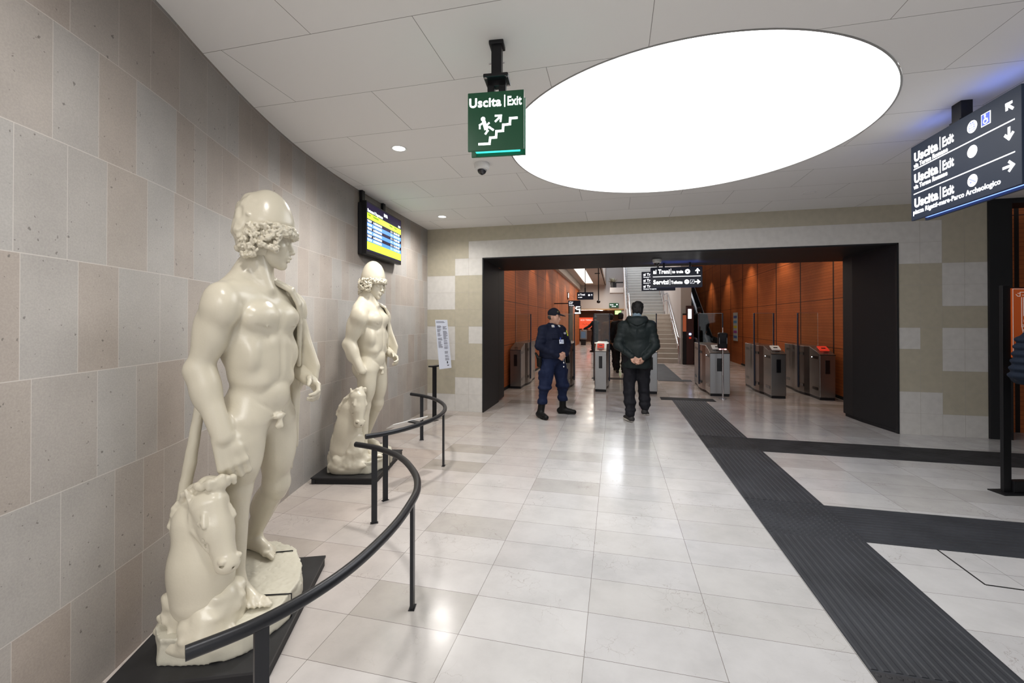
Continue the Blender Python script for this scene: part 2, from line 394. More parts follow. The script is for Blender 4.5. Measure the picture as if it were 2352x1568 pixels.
def m_orange(name='terracotta_panels', k=1.0):
    """panels 1.57 m wide, rows .49 high, thin board lines"""
    g = NT(name); tc = g.n('TexCoord'); s = g.n('SeparateXYZ'); g.l(tc.outputs['Object'], s.inputs[0])
    along = g.math('ADD', s.outputs[0], s.outputs[1])      # the walls run along one axis each
    u = g.math('DIVIDE', g.math('SUBTRACT', along, 9.4 - 15.7), 1.57); fu = g.math('FRACT', u); du = g.math('MINIMUM', fu, g.math('SUBTRACT', 1, fu))
    vj = g.math('LESS_THAN', du, .017)
    v = g.math('DIVIDE', g.math('ADD', s.outputs[2], .5), .0615); fv = g.math('FRACT', v); dv = g.math('MINIMUM', fv, g.math('SUBTRACT', 1, fv))
    hj = g.math('LESS_THAN', dv, .045)
    V = g.math('DIVIDE', g.math('ADD', s.outputs[2], .012 + .492 * 4), .492 * 2); fV = g.math('FRACT', V); HJ = g.math('LESS_THAN', g.math('MINIMUM', fV, g.math('SUBTRACT', 1, fV)), .0055)
    wn = g.n('TexWhiteNoise', noise_dimensions='2D'); cb = g.n('CombineXYZ'); g.l(g.math('FLOOR', u), cb.inputs[0]); g.l(g.math('FLOOR', v), cb.inputs[1]); g.l(cb.outputs[0], wn.inputs['Vector'])
    c = lambda r, gg, b: (r * k, gg * k, b * k)
    base = g.ramp(wn.outputs['Value'], (0, c(.42, .112, .030)), (1, c(.48, .134, .037)))
    n = g.n('TexNoise', i_Scale=1.6, i_Detail=5); g.l(tc.outputs['Object'], n.inputs['Vector']); base = g.mix(1.0, base, g.ramp(n.outputs['Fac'], (.3, .88), (.7, 1.08)), 'MULTIPLY')
    wv = g.n('CombineXYZ'); g.l(g.math('MULTIPLY', along, 9.0), wv.inputs[0]); g.l(g.math('MULTIPLY', s.outputs[2], 90.0), wv.inputs[1]); n4 = g.n('TexNoise', i_Scale=1.0, i_Detail=3); g.l(wv.outputs[0], n4.inputs['Vector'])
    base = g.mix(1.0, base, g.ramp(n4.outputs['Fac'], (.3, .90), (.7, 1.07)), 'MULTIPLY')
    base = g.mix(g.math('MULTIPLY', hj, .55), base, (.06, .02, .01)); base = g.mix(g.math('MAXIMUM', vj, HJ), base, (.018, .010, .008))
    g.l(base, g.b.inputs['Base Color']); g.b.inputs['Roughness'].default_value = .6; g.b.inputs['Specular IOR Level'].default_value = .25
    return g.m
def m_stone(name, c, var=.05):
    return mat(name, c, .6, var=var, vscale=14)
M = {}
M['floor'] = m_floor(); M['lwall'] = m_leftwall(); M['ceil'] = m_ceiling(); M['orange'] = m_orange()
M['beige'] = m_stone('beige_stone', (.47, .43, .335)); M['grey'] = m_stone('grey_stone', (.64, .62, .59)); M['joint'] = mat('stone_joint', (.45, .42, .38), .8)
M['black'] = mat('black_metal', (.016, .016, .018), .38, .3, spec=.4); M['blackmat'] = mat('black_lacquer', (.018, .018, .020), .55, spec=.3)
M['rail'] = mat('charcoal_rail', (.030, .031, .035), .36, .55); M['plinth'] = mat('charcoal_sheet', (.024, .024, .026), .42, .2, var=.25, vscale=9)
M['rubber'] = mat('tactile_rubber', (.038, .041, .048), .55, spec=.35, var=.22, vscale=3); M['rubber2'] = mat('worn_tactile_rubber', (.034, .034, .037), .62, spec=.3, var=.3, vscale=5)
M['lit'] = mat('lit_diffuser', (.9, .9, .9), .5, emis=(1, 1, 1), estr=DISC_STRENGTH)

M['rim'] = mat('aluminium_rim', (.45, .45, .44), .4, .6)
M['white'] = mat('white_enamel', (.75, .75, .74), .4); M['chrome'] = mat('chrome', (.72, .72, .74), .14, 1); M['lens'] = mat('smoked_dome', (.02, .02, .025), .08, spec=.8)
M['down'] = mat('lit_lens', (1, 1, 1), .4, emis=(1, .98, .93), estr=7)
M['hallwhite'] = mat('white_plaster', (.50, .475, .455), .7); M['hallceil'] = mat('hall_plaster', (.42, .37, .33), .7); M['grout'] = mat('dark_reveal', (.01, .01, .01), .7)

# ------------------------------------------------------------------ the setting
def structure(o): o['kind'] = 'structure'; return o
# floor: one big marble floor, entrance and ticket hall
f = MB().box((-5.5, -4.5, -.2), (9.5, 34, 0)).build('floor', M['floor']); structure(f)
# curved left wall
WALL = [(-1.05, -2.6), (-1.30, -1.6), (-1.52, -.7), (-1.72, .1), (-1.86, .62), (-1.98, 1.05), (-2.10, 1.42), (-2.21, 1.72), (-2.34, 2.02), (-2.56, 2.6), (-2.745, 3.22), (-2.87, 3.84), (-2.955, 4.46), (-3.02, 5.2), (-3.07, 6.0), (-3.11, 6.8)]
def smooth_path(P, k):
    P = np.array(P, float)
    out = []
    for i in range(len(P) - 1):
        p0 = P[max(i - 1, 0)]; p1 = P[i]; p2 = P[i + 1]; p3 = P[min(i + 2, len(P) - 1)]
        for j in range(k):
            t = j / k; out.append(.5 * (2 * p1 + (p2 - p0) * t + (2 * p0 - 5 * p1 + 4 * p2 - p3) * t * t + (3 * p1 - 3 * p2 + p3 - p0) * t ** 3))
    out.append(P[-1]); return out
WP = smooth_path(WALL, 3)
def left_wall():
    bm = bmesh.new(); uvl = bm.loops.layers.uv.new('UVMap'); s = 0; L = [0]
    for a, b in zip(WP, WP[1:]): s += float(np.hypot(*(b - a))); L.append(s)
    lo = [bm.verts.new((p[0], p[1], 0)) for p in WP]; hi = [bm.verts.new((p[0], p[1], 3.2)) for p in WP]
    bk0 = [bm.verts.new((p[0] - .3, p[1] - .05, 0)) for p in WP]; bk1 = [bm.verts.new((p[0] - .3, p[1] - .05, 3.2)) for p in WP]
    for i in range(len(WP) - 1):
        q = bm.faces.new((lo[i], hi[i], hi[i + 1], lo[i + 1])); q.smooth = True
        for lp, (a, b) in zip(q.loops, ((L[i], 0), (L[i], 3.2), (L[i + 1], 3.2), (L[i + 1], 0))): lp[uvl].uv = (a, b)
        bm.faces.new((bk0[i + 1], bk1[i + 1], bk1[i], bk0[i])); bm.faces.new((hi[i], bk1[i], bk1[i + 1], hi[i + 1]))
    me = bpy.data.meshes.new('wall_left'); bm.to_mesh(me); bm.free(); structure(link('wall_left', me, M['lwall']))
left_wall()
# ceiling with the round opening
DC = (.521, 3.985); DR = 1.47
def ceiling():
    poly = [(p[0] - .12, p[1]) for p in WP] + [(-3.2, 6.95), (9.3, 6.95), (9.3, -4.2), (-1.0, -4.2)]
    ang = set(2 * math.pi * i / 128 - math.pi for i in range(128))
    for p in poly: ang.add(math.atan2(p[1] - DC[1], p[0] - DC[0]))
    ang = sorted(ang); mb = MB(); inn = []; out = []
    for a in ang:
        c, s = math.cos(a), math.sin(a); best = 1e9
        for i in range(len(poly)):
            x1, y1 = poly[i][0] - DC[0], poly[i][1] - DC[1]; x2, y2 = poly[(i + 1) % len(poly)][0] - DC[0], poly[(i + 1) % len(poly)][1] - DC[1]
            ex, ey = x2 - x1, y2 - y1; den = c * ey - s * ex
            if abs(den) < 1e-9: continue
            t = (x1 * ey - y1 * ex) / den; u = (x1 * s - y1 * c) / den
            if t > 0 and -1e-6 <= u <= 1 + 1e-6: best = min(best, t)
        inn.append((DC[0] + DR * c, DC[1] + DR * s)); out.append((DC[0] + best * c, DC[1] + best * s))
    n = len(ang); vs = [(*p, CEIL) for p in inn] + [(*p, CEIL) for p in out] + [(*p, CEIL + .16) for p in inn] + [(*p, CEIL + .16) for p in out]
    fs = []
    for i in range(n):
        j = (i + 1) % n; fs += [(i, n + i, n + j, j), (2 * n + i, 2 * n + j, 3 * n + j, 3 * n + i), (i, j, 2 * n + j, 2 * n + i), (n + i, 3 * n + i, 3 * n + j, n + j)]
    mb.add(vs, fs); structure(mb.build('ceiling', M['ceil']))
ceiling()
# back wall with its pattern of beige and grey stone blocks; openings for the ticket hall and the dark portal on the right
CX0, CW, RH, YW = 3.69, .2425, .2835, 6.8
pat_l = ['gggg', 'bbgg', 'bbbb', 'ggbb', 'ggbg', 'bbbb', 'ggbb', 'ggbb', 'bbgg', 'bbbg', 'bbbb']
pat_r = ['gggg', 'ggbb', 'bbbb', 'bbgg', 'gbgg', 'bbbb', 'bbgg', 'bbgg', 'ggbb', 'ggbb', 'bbbb']
def back_wall():
    mb = MB()
    def cells(xs, pats, r0=0):
        for r in range(r0, 11):
            z0 = r * RH; z1 = (r + 1) * RH if r < 10 else 3.2
            p = pats[r]; i = 0
            for i in range(len(xs) - 1):
                m = 1 if p[i] == 'g' else 0
                mb.quad((xs[i], YW, z0), (xs[i + 1], YW, z0), (xs[i + 1], YW, z1), (xs[i], YW, z1), m)
    xl = [-3.3, -2.85, -2.61, -2.37, -2.13]; cells(xl, pat_l)
    xr = [CX0 + CW * i for i in range(5)]; cells(xr, pat_r)
    n = 24; xs = [-2.13 + (3.69 + 2.13) * i / n for i in range(n + 1)]
    cells(xs, [''] * 9 + ['g' * n, 'b' * n], 9)
    # thickness behind
    mb.box((-3.3, YW + .002, 0), (-2.16, 7.0, 3.2), 2); mb.box((3.72, YW + .002, 0), (4.66, 7.0, 3.2), 2); mb.box((-2.16, YW + .002, 2.585), (3.72, 7.0, 3.2), 2)
    structure(mb.build('wall_back', [M['beige'], M['grey'], M['joint']], fix=False))
    # fine light seams between blocks
    s = MB()
    for r in range(1, 11):
        for a, b in ((-3.1, -2.13), (3.69, 4.66)): s.box((a, YW - .0012, r * RH - .0012), (b, YW - .0002, r * RH + .0012))
    s.box((-2.13, YW - .0012, 10 * RH - .0012), (3.69, YW - .0002, 10 * RH + .0012))
    for x in (-2.61, -2.37, 3.9325, 4.175, 4.4175): s.box((x - .001, YW - .0012, 0), (x + .001, YW - .0002, 3.065))
    structure(s.build('trim_1', M['joint']))
back_wall()
# black portal lining of the wide opening
def portal():
    mb = MB(); x0, x1, zt = -2.13, 3.69, 2.552
    mb.box((x0, YW - .012, 0), (x0 + .022, 7.72, zt)); mb.box((x1 - .022, YW - .012, 0), (x1, 6.99, zt)); mb.box((x0, YW - .012, 2.53), (x1, 8.15, zt))
    # thick linings, set back a little from the front edge, standing on a recessed foot
    mb.box((x0 - .25, 7.0, .0), (x0 + .02, 7.74, 2.5)); mb.box((x0 - .25, 7.74, .035), (x0 + .02, 8.15, 2.5))
    mb.prism([(x1 - .021, YW + .02), (3.535, 7.62), (3.535, 7.9), (4.24, 7.9), (4.24, 7.0), (x1, 7.0)], .05, 2.56); mb.prism([(x1 - .018, YW + .02), (3.575, 7.48), (3.56, 7.89), (4.24, 7.85), (4.24, 7.0), (x1, 7.0)], 0, .05)
    mb.slab([(YW + .03, 2.535), (8.15, 2.49), (8.15, 2.60), (YW + .03, 2.60)], 'x', x0 + .02, x1 - .02)
    structure(mb.build('trim_2', M['blackmat'], bevel=.003))
    s = MB(); s.slab([(YW + .031, 2.5335), (8.14, 2.4885), (8.14, 2.4875), (YW + .031, 2.5325)], 'x', .12, .128)
    structure(s.build('trim_3', M['grout']))
portal()
# right hand portal: black jamb, then terracotta panels further right
mb = MB(); mb.box((4.66, YW - .03, 0), (4.90, 7.25, CEIL + .02)); mb.box((4.90, YW - .03, 3.0), (9.2, 7.1, CEIL + .02)); structure(mb.build('trim_4', M['blackmat'], bevel=.003))
structure(MB().box((4.9, 7.25, 0), (9.2, 7.4, 3.3)).build('wall_right', M['orange']))
structure(MB().box((9.2, -4.2, 0), (9.4, 7.4, 3.3)).build('right_light_blocker', M['grout']))  # unseen dark wall added to shut out sky light from the right
# the ticket hall shell
HC = 3.95
structure(MB().box((-2.6, 8.15, 0), (-2.35, 29.4, HC + .3)).build('wall_hall_left', M['orange']))
structure(MB().box((4.25, 7.9, 0), (4.5, 29.6, 9)).build('wall_hall_right', M['orange']))
structure(MB().box((-2.35, 29.4, 2.3), (.62, 29.7, 9)).box((.4, 29.4, 0), (.62, 29.7, 2.3)).box((.62, 29.4, 0), (4.25, 29.7, 9)).build('wall_hall_back', M['hallwhite']))
mb = MB(); c0 = HC
mb.box((-2.35, 8.15, c0), (-1.88, 29.4, c0 + .3)); mb.box((-1.36, 8.15, c0), (-.62, 29.4, c0 + .3)); mb.box((-1.88, 8.15, c0), (-1.36, 17.2, c0 + .3)); mb.box((-1.88, 28.3, c0), (-1.36, 29.4, c0 + .3))
mb.box((-.62, 8.15, c0), (4.25, 15.2, c0 + .3)); mb.box((-.66, 15.2, c0), (-.56, 29.4, 7.2)); mb.box((-.56, 15.1, c0), (4.25, 15.2, 7.2)); mb.box((-.66, 15.1, 7.0), (4.3, 29.5, 7.3))
structure(mb.build('ceiling_hall', M['hallceil']))
structure(MB().box((-2.35, 9, 3.60), (-2.22, 29.4, HC)).build('trim_5', M['hallceil']))
structure(MB().box((-2.35, 8.15, 0), (-2.335, 22.4, .06)).box((4.235, 7.9, 0), (4.25, 16.3, .06)).build('baseboard_hall', M['grout']))
# passage beyond the low opening at the far end
mb = MB(); mb.box((-2.9, 29.7, 2.3), (.6, 33.8, 2.4)); structure(mb.build('ceiling_passage', mat('warm_ceiling', (.62, .42, .22), .5)))
mb = MB(); mb.box((-3.2, 33.5, 0), (.8, 33.7, 2.4)); structure(mb.build('wall_passage_back', mat('brown_wall', (.10, .05, .03), .5)))
structure(MB().box((.4, 29.7, 0), (.5, 33.5, 2.3)).box((-3.0, 29.7, 0), (-2.9, 33.5, 2.3)).build('wall_passage_sides', M['orange']))
structure(MB().box((2.27, 16.2, 0), (2.62, 29.4, 7)).build('wall_stair', M['hallwhite']))
# ceiling light disc
t = thing('round_ceiling_light', 'huge round glowing white light disc set in the pale panelled ceiling', 'ceiling light', (*DC, CEIL))
mb = MB(); n = 128
for k in range(n):
    a0, a1 = 2 * math.pi * k / n, 2 * math.pi * (k + 1) / n
    for (r0, z0), (r1, z1) in (((DR, .0), (DR - .012, .0)), ((DR - .012, 0), (DR - .012, .05))):
        mb.quad(*[(r * math.cos(a), r * math.sin(a), z) for r, z, a in ((r0, z0 - .003, a0), (r0, z0 - .003, a1), (r1, z1 - .003, a1), (r1, z1 - .003, a0))])
mb.build('frame', M['rim'], t, smooth=True)
mb = MB(); mb.add([((DR - .011) * math.cos(2 * math.pi * k / n), (DR - .011) * math.sin(2 * math.pi * k / n), .035) for k in range(n)], [tuple(range(n))[::-1]])
mb.build('diffuser', M['lit'], t, fix=False)

# tactile paving -----------------------------------------------------
def ribbed(x0, x1, y0, y1, along, m, name, label, h=.006, nr=13, grp='black tactile paving'):
    mb = MB()
    mb.box((x0, y0, 0), (x1, y1, .003)); w = (x1 - x0) if along == 'y' else (y1 - y0); p = w / nr
    for i in range(nr):
        a = (x0 if along == 'y' else y0) + p * (i + .5); r = p * .27
        if along == 'y': mb.slab([(a - r * 1.3, .003), (a + r * 1.3, .003), (a + r * .8, h), (a - r * .8, h)], 'y', y0 + .01, y1 - .01)
        else: mb.slab([(a - r * 1.3, .003), (a + r * 1.3, .003), (a + r * .8, h), (a - r * .8, h)], 'x', x0 + .01, x1 - .01)
    return tag(mb.build(name, m), label, 'tactile paving', grp)
def studded(x0, x1, y0, y1, m, label, n=15):
    mb = MB(); mb.box((x0, y0, 0), (x1, y1, .003)); px = (x1 - x0) / n; ny = max(1, round((y1 - y0) / px)); py = (y1 - y0) / ny
    for i in range(n):
        for j in range(ny):
            mb.lathe([(px * .34, 0), (px * .26, .0035), (px * .12, .0045)], (x0 + px * (i + .5), y0 + py * (j + .5), .003), 6)
    return tag(mb.build('tactile_slab', m), label, 'tactile paving', 'black tactile paving')
XA, XB = 1.06, 1.655
ribbed(XA, XB, 2.16, 3.41, 'y', M['rubber'], 'tactile_strip', 'black ribbed tactile strip nearest the camera, running forward over the marble')
ribbed(XA, XB, 4.01, 5.51, 'y', M['rubber'], 'tactile_strip', 'black ribbed tactile strip between the two side branches')
ribbed(XA, XB, 6.10, 8.70, 'y', M['rubber'], 'tactile_strip', 'black ribbed tactile strip running under the black portal to the ticket gates')
ribbed(XB, 5.2, 3.41, 4.01, 'x', M['rubber'], 'tactile_strip', 'nearer ribbed tactile branch crossing the floor to the right')
ribbed(XB, 5.6, 5.51, 6.10, 'x', M['rubber2'], 'tactile_strip', 'farther ribbed tactile branch crossing towards the right wall')
ribbed(.86, 1.84, 8.70, 9.0, 'x', M['rubber2'], 'tactile_strip', 'short ribbed tactile crossbar in front of the ticket gates', nr=8)
studded(XA, XB, 1.55, 2.16, M['rubber2'], 'dark studded tactile slab at the bottom edge of the picture')
studded(XA, XB, 3.41, 4.01, M['rubber'], 'dark studded tactile slab where the nearer branch leaves the main strip')
studded(XA, XB, 5.51, 6.10, M['rubber2'], 'dark studded tactile slab where the farther branch leaves the main strip')
mb = MB(); mb.prism([(1.07, 11.45), (1.87, 11.45), (1.87, 11.75), (1.67, 11.75), (1.67, 16.0), (1.07, 16.0)], 0, .006); tag(mb.build('tactile_mat', M['rubber2']), 'dark tactile path beyond the gates leading to the foot of the stairs', 'tactile paving', 'black tactile paving')
mb = MB(); mb.box((-.6, 11.45, 0), (.9, 11.75, .006)); tag(mb.build('tactile_mat', M['rubber2']), 'dark tactile crossbar on the floor just behind the middle gates', 'tactile paving', 'black tactile paving')
# thin metal inspection frame let into the marble
mb = MB(); 
for a, b in (((2.07, 3.93), (2.05, 3.02)), ((2.05, 3.02), (2.9, 2.97))):
    a = Vector((*a, 0)); b = Vector((*b, 0)); d = (b - a).normalized(); nn = Vector((-d.y, d.x, 0)) * .0045
    mb.add([a - nn, b - nn, b + nn, a + nn, a - nn + Vector((0, 0, .002)), b - nn + Vector((0, 0, .002)), b + nn + Vector((0, 0, .002)), a + nn + Vector((0, 0, .002))], [(0, 3, 2, 1), (4, 5, 6, 7), (0, 1, 5, 4), (1, 2, 6, 5), (2, 3, 7, 6), (3, 0, 4, 7)])
structure(mb.build('trim_6', M['grout']))
# ------------------------------------------------------------------ marble figures
def marble(name, col, rough=.30):
    g = NT(name); tc = g.n('TexCoord'); n = g.n('TexNoise', i_Scale=3.0, i_Detail=6); g.l(tc.outputs['Object'], n.inputs['Vector'])
    c = g.ramp(n.outputs['Fac'], (.3, tuple(x * .9 for x in col)), (.7, tuple(min(1, x * 1.06) for x in col))); g.l(c, g.b.inputs['Base Color'])
    g.b.inputs['Roughness'].default_value = rough; g.b.inputs['Specular IOR Level'].default_value = .5
    n2 = g.n('TexNoise', i_Scale=90.0, i_Detail=4); g.l(tc.outputs['Object'], n2.inputs['Vector'])
    b = g.n('Bump', i_Strength=.12, i_Distance=.004); g.l(n2.outputs['Fac'], b.inputs['Height']); g.l(b.outputs[0], g.b.inputs['Normal']); return g.m
M['marble'] = marble('cream_cast', (.67, .62, .50), .27); M['marble_rough'] = marble('cream_cast_rough', (.60, .57, .47), .55)

def V3(*a): return np.array(a, float)
def unit(v): v = np.array(v, float); return v / np.linalg.norm(v)
def hand(S, w, d, n, side=1, curl=(.35, .6, .45), sc=1.0, k=.006, spread=.0, thumb=.5):
    """palm with four bent fingers of different lengths and a thumb; d hand direction, n where the palm faces"""
    w = np.array(w, float); d = unit(d); n = np.array(n, float); n = unit(n - (n @ d) * d); s = np.cross(n, d) * side
    kn = [w + sc * (d * .088 + s * (.031 - .021 * i) + n * (-.004 + .002 * abs(i - 1.3))) for i in range(4)]
    for i in range(4): S.cap(w + sc * (s * (.018 - .012 * i) + d * .005), kn[i], .0145 * sc, .0115 * sc, k=.012)
    S.ell(w + sc * (d * .045 + n * .006 + s * .022), V3(.022, .022, .022) * sc, k=.02)
    L = [(.040, .026, .020), (.045, .030, .021), (.041, .028, .020), (.032, .021, .018)]
    for i in range(4):
        p = kn[i]; a = 0; dd = unit(d + s * spread * (1.5 - i) * .12)
        for j in range(3):
            a += curl[j] + .05 * i; q = p + sc * L[i][j] * (dd * math.cos(a) + n * math.sin(a))
            S.cap(p, q, (.0100 - .0009 * j) * sc, (.0092 - .0009 * j) * sc, k=k if j else .008); p = q
    p = w + sc * (d * .02 + s * .030 + n * .006); t = unit(d * .75 + s * .65 + n * thumb * .8)
    q = p + t * .036 * sc; S.cap(p, q, .0140 * sc, .0115 * sc, k=.012); t2 = unit(d * .95 + s * .15 + n * thumb); r = q + t2 * .030 * sc; S.cap(q, r, .0112 * sc, .0100 * sc, k=k)
    S.cap(r, r + unit(t2 + n * .3) * .022 * sc, .0100 * sc, .008 * sc, k=k)
def head(S, fr, ears=True):
    e = lambda c, r, **kw: S.ell(c, r, fr=fr, **kw)
    e((-.012, 0, .032), (.098, .078, .092), k=.01); e((.026, 0, -.045), (.064, .060, .066), k=.03); e((.044, 0, -.075), (.042, .043, .040), k=.03)
    e((.071, 0, -.108), (.021, .023, .019), k=.022); e((.045, .038, -.03), (.036, .027, .034), k=.025); e((.045, -.038, -.03), (.036, .027, .034), k=.025)
    e((.060, 0, .035), (.036, .056, .040), k=.02)
    S.cap((.078, -.034, .017), (.088, 0, .019), .012, .012, k=.012, fr=fr); S.cap((.078, .034, .017), (.088, 0, .019), .012, .012, k=.012, fr=fr)
    for s in (-1, 1):
        e((.099, .032 * s, -.003), (.015, .017, .0115), k=.012, op='-'); e((.077, .031 * s, -.005), (.0155, .0155, .0135), k=.004)
        S.cap((.088, .018 * s, .0035), (.084, .044 * s, .002), .0032, .0028, k=.004, fr=fr)
    S.cap((.089, 0, .012), (.112, 0, -.040), .0080, .0105, k=.010, fr=fr); e((.106, .010, -.043), (.010, .0075, .007), k=.006); e((.106, -.010, -.043), (.010, .0075, .007), k=.006)
    e((.084, 0, -.018), (.020, .013, .036), k=.012); e((.080, 0, -.062), (.022, .026, .022), k=.015)
    S.cap((.0985, -.016, -.069), (.103, 0, -.067), .0048, .0062, k=.005, fr=fr); S.cap((.0985, .016, -.069), (.103, 0, -.067), .0048, .0062, k=.005, fr=fr)
    S.cap((.096, -.012, -.0805), (.096, .012, -.0805), .0070, k=.005, fr=fr); S.cap((.1045, -.018, -.0742), (.1045, .018, -.0742), .0016, k=.004, op='-', fr=fr)
    if ears:
        for s in (-1, 1):
            S.ell((-.008, .079 * s, -.012), (.018, .008, .031), (0, -12, 10 * s), k=.008, fr=fr); e((-.004, .086 * s, -.008), (.009, .005, .017), k=.004, op='-')

def statue_body(S, J, missing_hand=False):
    E, K = S.ell, S.cap
    # torso
    E((-.015, 0, 1.43), (.122, .172, .22), k=.03); K((-.03, -.15, 1.60), (-.03, .15, 1.60), .082, k=.07)
    K((-.05, -.18, 1.635), (-.070, -.05, 1.735), .046, .056, k=.06); K((-.05, .17, 1.635), (-.065, .04, 1.725), .040, .054, k=.06)
    K((-.045, .0, 1.66), J['head'] + V3(-.03, 0, -.06), .078, .070, k=.05); K((-.095, -.02, 1.64), J['head'] + V3(-.085, -.01, -.13), .058, .050, k=.05)
    K(J['head'] + V3(.0, -.050, -.09), (.055, -.015, 1.665), .020, .016, k=.05)
    for s in (-1, 1):
        E((.065, .078 * s, 1.515), (.060, .092, .074), (0, 8, 10 * s), k=.035); E((.117, .095 * s, 1.470), (.007, .007, .007), k=.014)
        K((.02, .015 * s, 1.655), (-.01, .165 * s, 1.668), .012, .016, k=.03)
        E((-.05, .130 * s, 1.43), (.085, .055, .15), (0, 0, 0), k=.035); E((.030, .115 * s, 1.33), (.07, .045, .09), (0, 0, 20 * s), k=.05)
        for q, z in enumerate((1.375, 1.305, 1.240)): E((.090 - .003 * q, .038 * s, z), (.020, .038, .036), k=.035)
        E((.022, .092 * s, 1.215), (.090, .054, .055), (8 * s, 14, -12 * s), k=.03)
        E((-.085, .078 * s, 1.03), (.088, .092, .105), k=.022); E((.055, .062 * s, 1.455), (.03, .05, .03), k=.02)
    E((-.012, 0, 1.27), (.126, .160, .18), k=.04); E((-.018, 0, 1.10), (.128, .162, .14), k=.03); E((.066, 0, 1.135), (.058, .088, .075), k=.018)
    K((.128, 0, 1.58), (.120, 0, 1.46), .010, .010, k=.022, op='-'); K((.124, 0, 1.40), (.120, 0, 1.22), .006, .006, k=.02, op='-'); E((.125, 0, 1.20), (.012, .009, .009), k=.008, op='-')
    for s in (-1, 1):
        K((.125, .03 * s, 1.452), (.100, .15 * s, 1.478), .004, k=.016, op='-'); K((.115, .02 * s, 1.03), (.065, .16 * s, 1.150), .004, k=.018, op='-')
    # arms
    for side, s in (('R', -1), ('L', 1)):
        sh, el, wr = J['sh' + side], J['el' + side], J['wr' + side]
        E(sh + V3(0, .004 * s, .0), (.078, .072, .098), k=.035); E(sh + V3(.03, .012 * s, -.03), (.055, .052, .085), k=.03); u = el - sh
        K(sh + u * .12, el, .070, .052, k=.03); E(sh + u * .52 + V3(.022, -.004 * s, 0), (.052, .052, .11), (0, math.degrees(math.atan2(u[0], u[2])) % 180 - 180, 0), k=.025)
        E(sh + u * .45 + V3(-.028, .006 * s, 0), (.050, .050, .12), k=.025); E(el, (.053, .050, .052), k=.02)
        v = wr - el; E(el + v * .27, (.062, .058, .10) if side == 'R' else (.085, .048, .050), k=.03); K(el, wr, .058, .043, k=.03)
        d = unit(v)
        if side == 'R':
            if missing_hand: S.box(wr + d * .065, (.06, .06, .03), (0, 20, 0), r=.004, k=.004, op='-')
            else: hand(S, wr, V3(.28, .15, -.95), V3(-.80, .60, .0), side=-1, curl=(.40, .85, .70), sc=1.5, k=.008, thumb=.9)
        else: hand(S, wr, V3(.75, -.2, -.55), V3(-.2, -.75, -.4), side=1, curl=(.5, .8, .55), sc=1.12, k=.007)
    # legs
    for side, s in (('R', -1), ('L', 1)):
        hp, kn, an, to = J['hp' + side], J['kn' + side], J['an' + side], J['to' + side]; u = kn - hp; v = an - kn
        K(hp, kn, .100, .062, k=.04); E(hp + u * .38 + V3(.030, .010 * s, 0), (.070, .078, .17), k=.03); E(hp + u * .72 + V3(.022, -.028 * s, 0), (.036, .034, .07), k=.02); E(hp + u * .70 + V3(.022, .032 * s, 0), (.034, .032, .08), k=.02)
        E(kn + V3(.030, 0, .005), (.034, .038, .044), k=.022); E(kn + V3(.024, 0, -.055), (.024, .026, .028), k=.018)
        K(kn, an, .058 if side == 'R' else .066, .036 if side == 'R' else .044, k=.03); q = V3(-.035, 0, .012) if side == 'R' else V3(-.022, 0, .022)
        E(kn + v * .32 + q, (.050, .054, .13), None if side == 'R' else (0, 37, 0), k=.03)
        # foot
        he = an + (an - to) * V3(.22, .22, 0) + V3(0, 0, -.045); ft = unit(to - he); sd = np.cross(V3(0, 0, 1), ft) * s
        E(he, (.034, .032, .034), k=.02); K(an, to + V3(0, 0, .008) - ft * .08, .036, .026, k=.03); K(he + V3(0, 0, -.008), to - ft * .06 + V3(0, 0, -.004), .027, .024, k=.03)
        E(an + sd * .028 + V3(0, 0, -.004), (.012, .010, .013), k=.01); E(an - sd * .028 + V3(0, 0, .004), (.012, .010, .013), k=.01)
        b = to - ft * .055
        for i in range(5):
            o = b - sd * (.030 - .0155 * i) - ft * .008 * i; L = (.058, .056, .050, .042, .032)[i]; r = (.0145, .0105, .0098, .0092, .0085)[i]
            K(b - sd * (.022 - .011 * i) * .8 - ft * .03, o, .017, r, k=.012); K(o, o + ft * L * .55 + V3(0, 0, .003), r, r * .95, k=.006); K(o + ft * L * .55 + V3(0, 0, .003), o + ft * L + V3(0, 0, -.006), r * .95, r * .85, k=.005)
    E((.106, 0, 1.022), (.016, .040, .016), k=.014); K((.110, 0, 1.000), (.120, 0, .970), .010, .008, k=.012); E((.102, 0, .974), (.014, .022, .020), k=.014)
    S.noise((.08, -.06, 1.005), (.16, .06, 1.05), .004, 110, 4, fade=.01)

def curls(S, fr, rng, n, am=math.pi):
    """hair: rows of comma shaped locks under the cap"""
    for i in range(n):
        a = rng.uniform(-am, am); front = math.cos(a)
        zlo = .030 if front > .55 else (-.055 if front > -.2 else -.085); z = rng.uniform(zlo, .062); bul = 1 + .08 * (1 - abs(z) / .1)
        rx, ry = .110 * bul, .100 * bul
        c = V3(rx * math.cos(a) - .005, ry * math.sin(a), z); nrm = unit(V3(math.cos(a) / rx, math.sin(a) / ry, .15)); t1 = unit(np.cross(V3(0, 0, 1), nrm)); t2 = np.cross(nrm, t1)
        rad = rng.uniform(.008, .014); ph = rng.uniform(0, 6.28); sg = rng.choice((-1, 1)); prev = None; m = 6
        for j in range(m):
            q = ph + sg * j * .85; r_ = rad * (1 - .09 * j); p = c + r_ * (math.cos(q) * t1 + math.sin(q) * t2) + nrm * (.003 * j)
            if prev is not None: S.cap(prev, p, .0068, .0058, k=.0022, fr=fr)
            prev = p
        if i % 2 == 0: S.ell(c - nrm * .006, (.014, .014, .014), k=.006, fr=fr)

